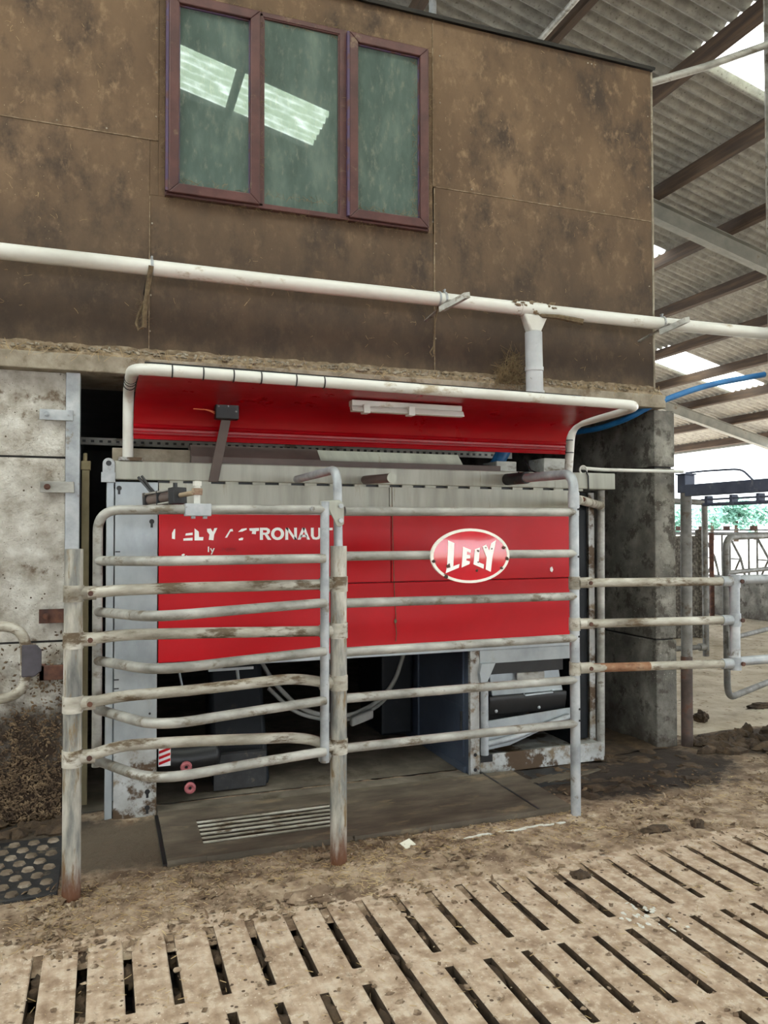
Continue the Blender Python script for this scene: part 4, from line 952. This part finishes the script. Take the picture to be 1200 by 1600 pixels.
# centre panel between second post and third post
mb = thing('side_rails', (1.7,3.48,0), 'right barrier of six grey rails ending in a tall bent post', 'barrier')
P3 = (2.348, 3.55)
b = B(); b.tube(fillet([(P2[0]+.0,P2[1],1.35),(.999,3.405,1.78),(1.0,4.2,1.782)], .09, 8), .0205, 16); lab(b.build('bent_tube', GALVC, mb), 'tube rising out of the second post and bending back')
b = B(); b.tube(fillet([(P3[0],P3[1],-.02),(P3[0],P3[1],1.80),(2.36,4.24,1.815)], .09, 8), .0265, 16); b.build('post', GALVC, mb)
b = B(); b.pipe((P3[0],P3[1],1.62),(P3[0],P3[1],1.70),.030,.026,18); b.build('sleeve', GALVC, mb)
b = B(); b.tube([(2.36,4.06,1.812),(2.36,4.30,1.816)], .036, 16); lab(b.build('rubber_grip', RUBBER, mb), 'black rubber sleeve on the bent end')
b = B(); b.tube([(2.34,4.12,1.85),(2.36,4.10,1.79),(2.40,4.06,1.80),(2.45,4.04,1.83),(2.40,4.08,1.86),(2.38,4.12,1.93)], .005, 6); lab(b.build('wire_twist', BLACK, mb), 'wire twisted round the bent tube')
for z0, z1 in ((1.588,1.596),(1.383,1.377),(1.169,1.151),(.947,.931),(.737,.711),(.512,.483)):
    b = B(); b.tube([(P2[0]+.03,3.41,z0),(1.7,3.482,(z0+z1)/2),(P3[0],P3[1]-.005,z1)], .0215, 16); b.build('rail', GALV, mb)
b = B()
for z in (1.61,1.36,.94,.56,.50): b.tube([(P3[0]+.01,P3[1]-.0255,z),(P3[0]+.01,P3[1]-.0275,z)], .006, 8)
build_each(b, 'bolt_hole', BLACK, mb)
b = B(); b.tube([(2.375,3.555,1.66),(2.46,3.65,1.664),(3.10,4.38,1.664)], .026, 14); b.pipe((3.09,4.37,1.664),(3.112,4.395,1.664),.031,.025,14); tb = b.build('tie_tube', CREAM, mb); lab(tb, 'short cream tube tying the post back to the machine')
b = B(); b.tube([(2.43,3.585,1.665),(2.425,3.575,1.665)], .013, 10); b.build('tie_bolt', RUSTY, tb)
# oval sign
ov = thing('oval_sign', (1.68,3.47,1.377), 'red oval enamel sign with white lettering hung on the rails', 'sign')
EX, EZ, RX, RZ = 1.6795, 1.3765, .2115, .1325
n = 48
rim = [[(EX+RX*cos(a),EZ+RZ*sin(a)),(EX+RX*cos(c),EZ+RZ*sin(c)),(EX+(RX-.014)*cos(c),EZ+(RZ-.013)*sin(c)),(EX+(RX-.014)*cos(a),EZ+(RZ-.013)*sin(a))] for a, c in ((2*pi*k/n,2*pi*(k+1)/n) for k in range(n))]
SYN = 3.424
b = B()
for P_ in rim: b.prism(P_, SYN-.002, SYN+.012)
b.build('rim', RIM, ov, smooth=False)
# gently domed face
b = B(); vs = [(EX, SYN-.006, EZ)]; fs = []
for j in range(1, 7):
    t = j/6
    for k in range(n): vs.append((EX+(RX-.013)*t*cos(2*pi*k/n), SYN-.005*(1-t*t)-.001, EZ+(RZ-.012)*t*sin(2*pi*k/n)))
fs += [(0, 1+(k+1)%n, 1+k) for k in range(n)]
for j in range(5):
    for k in range(n):
        a, c = 1+j*n+k, 1+j*n+(k+1)%n; fs.append((a, c, c+n, a+n))
b.add(vs, fs); b.build('plate', ENAMEL, ov)
def dome(x, z): 
    t2 = ((x-EX)/(RX-.013))**2+((z-EZ)/(RZ-.012))**2
    return SYN-.005*(1-t2)-.0045
LE = {'L':[(1.558,1.452),(1.589,1.439),(1.583,1.327),(1.616,1.338),(1.612,1.32),(1.545,1.295),(1.552,1.327)],
 'E':[(1.635,1.421),(1.676,1.406),(1.675,1.392),(1.655,1.397),(1.654,1.383),(1.673,1.38),(1.672,1.365),(1.652,1.363),(1.651,1.355),(1.671,1.349),(1.669,1.337),(1.628,1.321)],
 'l':[(1.698,1.408),(1.725,1.416),(1.718,1.345),(1.747,1.334),(1.745,1.313),(1.691,1.335)],
 'Y':[(1.739,1.421),(1.76,1.43),(1.776,1.40),(1.789,1.437),(1.816,1.452),(1.794,1.37),(1.785,1.297),(1.758,1.309),(1.763,1.366)]}
b = B()
for P_ in LE.values():
    m_ = len(P_); vs = [(x,dome(x,z),z) for x,z in P_]+[(x,dome(x,z)+.004,z) for x,z in P_]
    b.add(vs, [tuple(range(m_)),tuple(range(2*m_-1,m_-1,-1))]+[(i,i+m_,(i+1)%m_+m_,(i+1)%m_) for i in range(m_)])
lab(b.build('lettering', WHITE, ov, smooth=False), 'tapering white letters')
b = B()
for x, z, r in ((1.558,1.33,.012),(1.71,1.305,.008),(1.715,1.40,.008),(1.858,1.415,.009),(1.545,1.28,.012),(1.482,1.352,.009),(1.876,1.36,.009),(1.79,1.41,.005),(1.757,1.415,.005),(1.715,1.345,.005),(1.846,1.314,.008)):
    b.ellipsoid((x, dome(x,z)+.001, z), r, .003, r*.8, 8, 5, .9, x*50)
build_each(b, 'rust_chip', RUSTY, ov)
b = B(); b.box(1.62,1.74,SYN+.002,3.47,1.36,1.40); b.build('back_plate', RUSTY, ov, smooth=False)
# right-hand three rails
rb = thing('three_rail_barrier', (2.85,3.5,0), 'three-rail barrier running right from the bent post', 'barrier')
for z0, z1, m in ((1.221,1.214,CREAM),(1.004,.998,CREAM),(.77,.756,CREAM)):
    b = B(); b.pipe((P3[0],P3[1],z0-.034),(P3[0],P3[1],z0+.034),.0305,.0265,16).tube([(P3[0]+.02,P3[1]-.005,z0),(P3[0]+.10,P3[1]-.01,z0)], .029, 14); k = b.build('clamp', m, rb)
    bb = B(); bb.tube([(P3[0]+.075,P3[1]-.03,z0),(P3[0]+.075,P3[1]-.045,z0)], .011, 8); bb.build('bolt', RUSTY, k)
    b = B(); b.tube([(P3[0]+.06,3.535,z0),(3.30,3.45,z1)], .0235, 16); o = b.build('rail', m, rb)
    if z0 < .8:
        b = B(); b.tube([(P3[0]+.1,3.533,z0-.0006),(2.78,3.496,lerp(z0,z1,.45))], .0242, 16); lab(b.build('rust_patch', RUSTY2, o), 'rusted end of the lowest rail')
b = B(); b.tube([(3.325,3.448,.72),(3.325,3.448,1.245)], .028, 18); b.build('post', GALVC, rb)
for z in (1.214,.998,.756):
    b = B(); b.pipe((3.325,3.448,z-.036),(3.325,3.448,z+.036),.033,.027,16).tube([(3.30,3.448,z),(3.24,3.455,z)], .029, 12); k = b.build('clamp', GALVC, rb)
    bb = B(); bb.tube([(3.345,3.415,z),(3.345,3.405,z)], .012, 8); bb.build('bolt', RUSTY, k)
for z0, z1 in ((1.222,1.225),(.765,.79)):
    b = B(); b.tube([(3.325,3.448,z0),(4.6,3.36,z1)], .026, 16); b.build('rail', GALVC, rb)

# loop and latch on the left wall
lp = thing('gate_loop', (-.5,3.9,.9), 'rounded tube end of a gate with dark latch plate at the left edge', 'gate')
b = B(); b.tube(fillet([(-1.5,3.9,1.075),(-.33,3.9,1.07),(-.33,3.9,.745),(-1.5,3.9,.74)], .11, 8), .0235, 16); b.build('frame_tube', CREAM, lp)
b = B()
pl = [(-.345,.84),(-.29,.84),(-.262,.865),(-.262,.96),(-.285,.985),(-.345,.985)]
b.prism(pl, 3.868, 3.878); b.build('latch_plate', DARKPLATE, lp, smooth=False, bevel=.006)
b = B(); b.box(-.305,-.19,4.335,4.36,.738,.812).box(-.305,-.28,4.335,4.42,.738,.812)
tag(b.build('latch_bar', RUSTY, smooth=False, bevel=.003), 'dark rusty latch bar on the wall behind the left post', 'latch')
b = B(); b.box(-1.45,-1.40,3.87,3.93,0,1.1); b.build('post', POSTM, lp)

# tan tube in the dark gap
b = B(); b.box(-.116,-.076,4.58,4.62,.0,1.87).tube([(-.10,4.6,1.87),(-.10,4.6,1.93)], .012, 8).box(-.12,-.07,4.575,4.625,1.835,1.885)
tag(b.build('tan_upright', TAN, smooth=False, bevel=.003), 'tan square tube standing in the dark gap behind the channel', 'upright')

# ================================================================== YARD ON THE RIGHT
yp = thing('yard_frame', (3.835,4.42,0), 'grey yard post by the concrete wall end with a dark beam on top', 'frame')
b = B(); b.tube([(3.83,4.42,-.02),(3.842,4.42,1.86)], .038, 18); b.build('post', GALVD, yp)
b = B(); b.tube([(3.829,4.42,-.01),(3.832,4.42,.62)], .0395, 18); lab(b.build('post_foot', FOOT, yp), 'brown rusted lower half of the post')
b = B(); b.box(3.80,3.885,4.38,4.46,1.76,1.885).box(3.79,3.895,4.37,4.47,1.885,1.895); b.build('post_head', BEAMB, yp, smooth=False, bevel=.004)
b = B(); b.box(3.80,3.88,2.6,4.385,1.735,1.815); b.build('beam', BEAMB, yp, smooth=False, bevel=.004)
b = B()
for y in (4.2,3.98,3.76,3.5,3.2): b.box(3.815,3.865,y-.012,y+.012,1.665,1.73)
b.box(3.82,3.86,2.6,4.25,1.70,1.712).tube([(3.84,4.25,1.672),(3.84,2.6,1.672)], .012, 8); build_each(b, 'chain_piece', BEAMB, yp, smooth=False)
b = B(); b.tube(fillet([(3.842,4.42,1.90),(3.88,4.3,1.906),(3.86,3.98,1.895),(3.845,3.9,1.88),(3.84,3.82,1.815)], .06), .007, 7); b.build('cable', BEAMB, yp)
# right gate
rg = thing('round_corner_gate', (4.5,4.75,.2), 'galvanised gate with rounded corners at the right edge', 'gate')
gx = Vector((.90, .43, 0)).normalized()
g0 = Vector((4.50, 4.75, 0))
pt = lambda d, z: tuple(g0+gx*d+Vector((0,0,z)))
b = B(); b.tube(fillet([pt(1.9,1.455),pt(0,1.445),pt(0,.21),pt(1.9,.215)], .13, 8), .025, 16); b.build('frame_tube', GALVD, rg)
for z in (1.17,.93,.66,.44):
    if z in (1.17,.66): 
        b = B(); b.tube([pt(.0,z),pt(1.9,z)], .019, 14); b.build('rail', GALVD, rg)
b = B(); b.box(4.47,4.50,4.70,4.72,.60,.73); b.build('latch_plate', GALVD, rg, smooth=False)
# portal frame and pebble wall further back
pf = thing('portal_frame', (6.7,7.46,0), 'slim mucky tube frame standing behind the yard post', 'frame')
b = B(); b.tube(fillet([(5.4,7.5,1.86),(6.76,7.465,1.83),(6.76,7.465,.0)], .03, 3), .036, 12); b.build('frame_tube', GALVD, pf)
b = B(); b.tube([(5.4,7.5,.10),(6.75,7.465,.11)], .03, 12).tube([(6.66,7.465,.11),(6.75,7.465,.11)], .045, 12); b.build('rail', GALVD, pf)
b = B(); b.box(6.4,7.9,8.8,8.95,.0,1.42); pw = tag(b.build('pebble_wall', STONEC, smooth=False, bevel=.01), 'rough pebbled concrete wall stub behind the yard post', 'wall')
b = B(); b.tube([(7.9,8.83,-.02),(7.9,8.83,1.50)], .06, 14)
tag(b.build('rough_post', STONEC), 'rough pebbled post at the end of the wall stub', 'post')
b = B(); b.tube([(9.82,10.69,-.02),(9.82,10.69,1.45)], .04, 12)
tag(b.build('brown_post', RUSTY), 'thin red-brown post before the feed barrier', 'post')
b = B(); b.box(10.26,10.42,3,20,0,.62)
tag(b.build('trim_2', PIER, smooth=False, bevel=.01), 'low grey concrete feed wall at the far side of the yard', 'wall', kind='structure')
fbx = thing('feed_barrier', (10.3,10,.62), 'tubular headlock feed barrier standing on the low wall', 'barrier')
b = B(); b.tube([(10.3,3,1.435),(10.3,20,1.435)], .03, 10); b.build('rail', GALVD, fbx)
b = B(); b.tube([(10.3,3,1.50),(10.3,20,1.50)], .013, 8); b.build('locking_rod', GALVD, fbx)
b = B(); b.tube([(10.3,3,.68),(10.3,20,.68)], .024, 10); b.build('rail', GALVD, fbx)
y = 4.3
while y < 17:
    b = B(); b.tube([(10.3,y,.68),(10.3,y,1.43)], .018, 8); b.tube([(10.3,y-.18,.68),(10.3,y-.18,1.43)], .018, 8); build_each(b, 'upright', GALVD, fbx)
    b = B(); b.tube([(10.3,y-.16,1.40),(10.3,y-.42,1.02),(10.3,y-.52,.70)], .022, 8).tube([(10.3,y-.42,1.02),(10.3,y-.24,.70)], .018, 8).tube([(10.3,y-.18,1.0),(10.3,y-.42,1.0)], .013, 8); b.build('swing_arm', GALVD, fbx)
    b = B(); b.box(10.27,10.33,y-.16,y-.06,1.50,1.57); b.build('locking_pawl', RUSTY, fbx, smooth=False)
    y += .605
# trees far outside
def tree(x, y, h, wd, seed, label):
    R2 = random.Random(seed); t = thing('tree', (x,y,0), label, 'tree', 'trees beyond the yard')
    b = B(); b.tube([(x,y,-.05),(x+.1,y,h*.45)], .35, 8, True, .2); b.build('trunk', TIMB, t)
    b = B(); cl_ = [(R2.uniform(-wd,wd)*.6, R2.uniform(-wd,wd)*.6, h*R2.uniform(.35,.85), R2.uniform(.25,.45)*wd) for _ in range(16)]
    for _ in range(1700):
        cx, cy_, cz, cr = R2.choice(cl_); d = Vector((R2.gauss(0,1),R2.gauss(0,1),R2.gauss(0,.8))).normalized()*cr*R2.uniform(.7,1.05)
        p = Vector((x+cx,y+cy_,cz))+d; u = Vector((R2.gauss(0,1),R2.gauss(0,1),R2.gauss(0,1))).normalized(); v = u.orthogonal().normalized()
        s_ = R2.uniform(.18,.4); b.add([p-u*s_, p+v*s_*.6, p+u*s_, p-v*s_*.6], [(0,1,2,3)])
    stuff(b.build('foliage', LEAF, t, smooth=False))
TR = [(70,83,5.0,3.6,1,'rounded pale green tree nearest the concrete wall end'), (86,93.5,6.0,4.4,2,'pale green tree left of the gap behind the yard frame'),
      (78,80.5,6.0,2.6,3,'tallest narrow pale tree beyond the yard'), (97,96,6.2,4.6,4,'broad pale tree right of the tallest one'), (64,92,4.4,4.4,5,'low pale tree mostly behind the yard post')]
for a in TR: tree(*a)

# ================================================================== MAT, DRAIN AND LITTER
mt = thing('rubber_mat', (1.3,3.93,0), 'worn dark mat on the floor in front of the robot bay', 'mat')
b = B(); gx0,gx1,gy0,gy1 = .45,1.145,3.755,4.08
Z0, Z1 = -.02, .032
for x0,x1,y0,y1 in ((.276,gx0,3.62,4.255),(gx1,2.36,3.60,4.255),(gx0,gx1,gy1,4.255),(gx0,gx1,3.61,gy0)): b.box(x0,x1,y0,y1,Z0,Z1)
b.build('mat_sheet', MATM, mt, smooth=False)
b = B(); b.box(gx0,gx1,gy0,gy1,-.01,.016); b.build('drain_well', DUNG, mt, smooth=False)
for i in range(6):
    y = lerp(gy0+.03, gy1-.03, i/5); b = B(); b.tube([(gx0,y,.026),(gx1,y,.026)], .0075, 8); b.build('drain_bar', CREAM, mt)
b = B(); b.box(.258,.275,3.62,4.255,-.01,.018); lab(b.build('mat_gap', BLACK, mt, smooth=False), 'black gap along the left edge')
b = B(); b.box(2.16,2.172,3.62,4.29,.0,.034); b.box(2.175,2.75,4.0,4.29,-.01,.008); build_each(b, 'mat_edge', RUBBER, mt, smooth=False)
# chequer plate lines on the small right mat
b = B()
for i in range(6): b.obox((2.42+.07*i,4.10,.010),(.15,.05,0),(-.004,.012,0),(0,0,.003))
build_each(b, 'tread_rib', MATM, mt, smooth=False)
# studded mat on the left
sm = thing('studded_mat', (-.55,3.8,0), 'black studded mat beside the first post', 'mat')
b = B(); b.box(-1.6,-.17,3.5,4.15,-.01,.012); b.build('mat_base', RUBBER, sm, smooth=False, bevel=.003)
proto = None
for r_ in range(8):
    for c in range(16):
        x = -1.45+.085*c+(.042 if r_ % 2 else 0); y = 3.545+.078*r_
        if x > -.2: continue
        if proto is None:
            q = B(); q.tube([(x,y,.012),(x,y,.02)], .028, 7, True, .024); proto = q.build('stud', STUD, sm, smooth=False, origin=(x,y,.012))
            p0 = Vector((x,y,.012))
        else:
            o = proto.copy(); sc.collection.objects.link(o); o.parent = sm; o.location = Vector((x,y,.012))-ORG[sm.name]
# straw and crumbs
def scatter_straw(n, areas, seed, ln=(.01,.045)):
    R3 = random.Random(seed); b = B()
    for _ in range(n):
        x0,x1,y0,y1 = R3.choices([a[:4] for a in areas], [a[4] for a in areas])[0]
        x, y = R3.uniform(x0,x1), R3.uniform(y0,y1); a = R3.uniform(0,pi); l = R3.uniform(*ln); w_ = R3.uniform(.0004,.001)
        z = max(0, strip_z(x,y) if y > 3.13 else 0)+.003
        u = Vector((cos(a)*l,sin(a)*l,R3.uniform(-.1,.25)*l)); v = Vector((-sin(a)*w_,cos(a)*w_,0)); p = Vector((x,y,z)); k = Vector((0,0,w_))
        b.add([p-u-v,p-u+v,p+u+v,p+u-v,p-u+k*2,p+u+k*2], [(0,1,4),(3,5,2),(0,4,5,3),(1,2,5,4)])
    return b
areas = [(-1,4.4,2.95,3.62,6),(-1.2,4.4,1.9,2.95,3),(-.2,2.4,3.3,3.6,4),(3.2,4.6,3.3,3.8,1),(.8,1.3,3.1,3.5,1.2),(-.3,.3,3.1,3.5,1.2)]
tag(scatter_straw(3800, areas, 5, (.004,.02)).build('straw_litter', STRAW, smooth=False), 'bits of straw strewn over the slatted floor', 'straw', kind='stuff')
R4 = random.Random(17); b = B()
for _ in range(2600):
    x0,x1,y0,y1 = R4.choices([a[:4] for a in areas], [a[4] for a in areas])[0]
    x, y = R4.uniform(x0,x1), R4.uniform(y0,y1); r = R4.choice((.002,.003,.004,.006,.009))
    z = max(0, strip_z(x,y) if y > 3.13 else 0)
    b.ellipsoid((x,y,z+r*.3), r*R4.uniform(.8,1.8), r*R4.uniform(.8,1.5), r*.7, 6, 4, .9, R4.random()*99)
tag(b.build('dirt_crumbs', FLOOR), 'dry crumbs of dirt scattered over the slatted floor', 'dirt', kind='stuff')
FLAKE = mat('dry_muck', [(.3, S(78,62,48)), (.5, S(112,92,72)), (.7, S(150,130,106))], scale=9, rough=1, bump=.4, world=True)
R5 = random.Random(23); b = B()
fl = [(-1,.3,2.98,3.62,6),(.3,1.6,3.0,3.6,7),(1.6,4.4,2.98,3.6,4),(2.3,4.6,3.3,4.0,4),(-1.2,4.4,2.0,2.98,3)]
for _ in range(5200):
    x0,x1,y0,y1 = R5.choices([a[:4] for a in fl], [a[4] for a in fl])[0]
    x, y = R5.uniform(x0,x1), R5.uniform(y0,y1)
    if noise.noise(Vector((x*3.2,y*3.2,5)))+R5.gauss(0,.18) < .0: continue
    z = max(0, strip_z(x,y) if y > 3.13 else 0); r = R5.choice((.004,.006,.009,.013,.02))*R5.uniform(.7,1.3)*(.55 if y < 2.98 else 1)
    u = Vector((R5.gauss(0,1),R5.gauss(0,1),R5.gauss(0,.35))).normalized()*r; v = Vector((-u.y,u.x,R5.gauss(0,.4)*r)).normalized()*r*R5.uniform(.25,.9); p = Vector((x,y,z+.003+abs(u.z)*.6))
    t_ = Vector((0,0,R5.uniform(.15,.5)*r))
    b.add([p-u, p+v, p+u, p-v, p+t_], [(0,1,4),(1,2,4),(2,3,4),(3,0,4),(0,3,2,1)])
tag(b.build('muck_flakes', FLAKE, smooth=False), 'brown dried muck flakes lying thickest along the posts', 'dirt', kind='stuff')
b = B()
for i in range(26):
    q = random.Random(1300+i); b.ellipsoid((q.choice((1.96,2.0,2.04))+q.gauss(0,.03), 2.53+q.gauss(0,.06), .001), q.uniform(.003,.010), q.uniform(.004,.016), .002, 8, 4, .8, i)
tag(b.build('lime_splash', PVC), 'splash of white lime on the slabs between the slots', 'lime', kind='stuff')
def clod(x, y, rx, ry, rz, label, m=DUNG, seed=1):
    b = B(); b.ellipsoid((x,y,rz*.35), rx, ry, rz, 18, 10, .55, seed)
    for i in range(7): 
        q = random.Random(seed*10+i); b.ellipsoid((x+q.uniform(-rx,rx)*.8, y+q.uniform(-ry,ry)*.8, rz*.5), rx*.35, ry*.35, rz*.5, 8, 6, .7, i+seed)
    tag(b.build('dung_clod', m), label, 'dung', 'clods of dung on the floor')
clod(2.59,3.22,.07,.035,.022,'flat dung clod right of the bent post foot, the broader of the two there',seed=2)
clod(2.83,3.20,.035,.03,.03,'small round dung clod right of the flat one',seed=3)
clod(.82,3.12,.12,.06,.03,'broad dried dung pat in front of the second post',FLOOR,seed=4)
clod(1.95,2.92,.035,.03,.02,'dung clod lying across a slot at the right',seed=5)
clod(4.45,4.98,.05,.05,.05,'lone dung lump on the yard beyond the yard post',seed=6)
clod(5.25,5.15,.14,.05,.03,'flat dark dung pat by the right gate',seed=7)
b = B()
for i in range(60):
    q = random.Random(400+i); b.ellipsoid((3.98+q.gauss(0,.22)+.2, 4.30+q.gauss(0,.13), .01), q.uniform(.03,.1), q.uniform(.03,.08), q.uniform(.015,.05), 10, 6, .8, i)
tag(b.build('dung_heap', DUNG), 'dark heap of wet dung by the foot of the yard post', 'dung')
b = B()
for i in range(90):
    q = random.Random(700+i); b.ellipsoid((q.uniform(2.5,3.6), q.uniform(3.75,4.42), -.004), q.uniform(.03,.09), q.uniform(.03,.07), q.uniform(.008,.02), 9, 5, .8, i)
tag(b.build('trodden_muck', DUNG), 'dark trodden muck between the base plate and concrete wall end', 'muck', kind='stuff')
b = B()
for i in range(70):
    q = random.Random(900+i); b.ellipsoid((q.uniform(-1.2,-.2), q.uniform(4.2,4.41), .0), q.uniform(.02,.07), q.uniform(.02,.05), q.uniform(.01,.04), 9, 5, .8, i)
tag(b.build('wall_foot_muck', DUNG), 'crumbly muck banked at the foot of the whitewashed wall', 'muck', kind='stuff')
b = B(); b.obox((1.364,3.467,.016),(.028,.01,.004),(-.008,.022,.006),(0,0,.002)); tag(b.build('paper_scrap', PAPER, smooth=False), 'small white paper scrap lying right of the second post', 'paper')
b = B()
for i in range(14):
    q = random.Random(60+i); x = 1.68+.04*i; b.ellipsoid((x, 3.455+.0012*i+q.uniform(-.01,.01), .008), .035, .008, .006, 8, 5, .6, i)
tag(b.build('lime_streak', PVC), 'white lime streak on the floor before the mat', 'lime', kind='stuff')
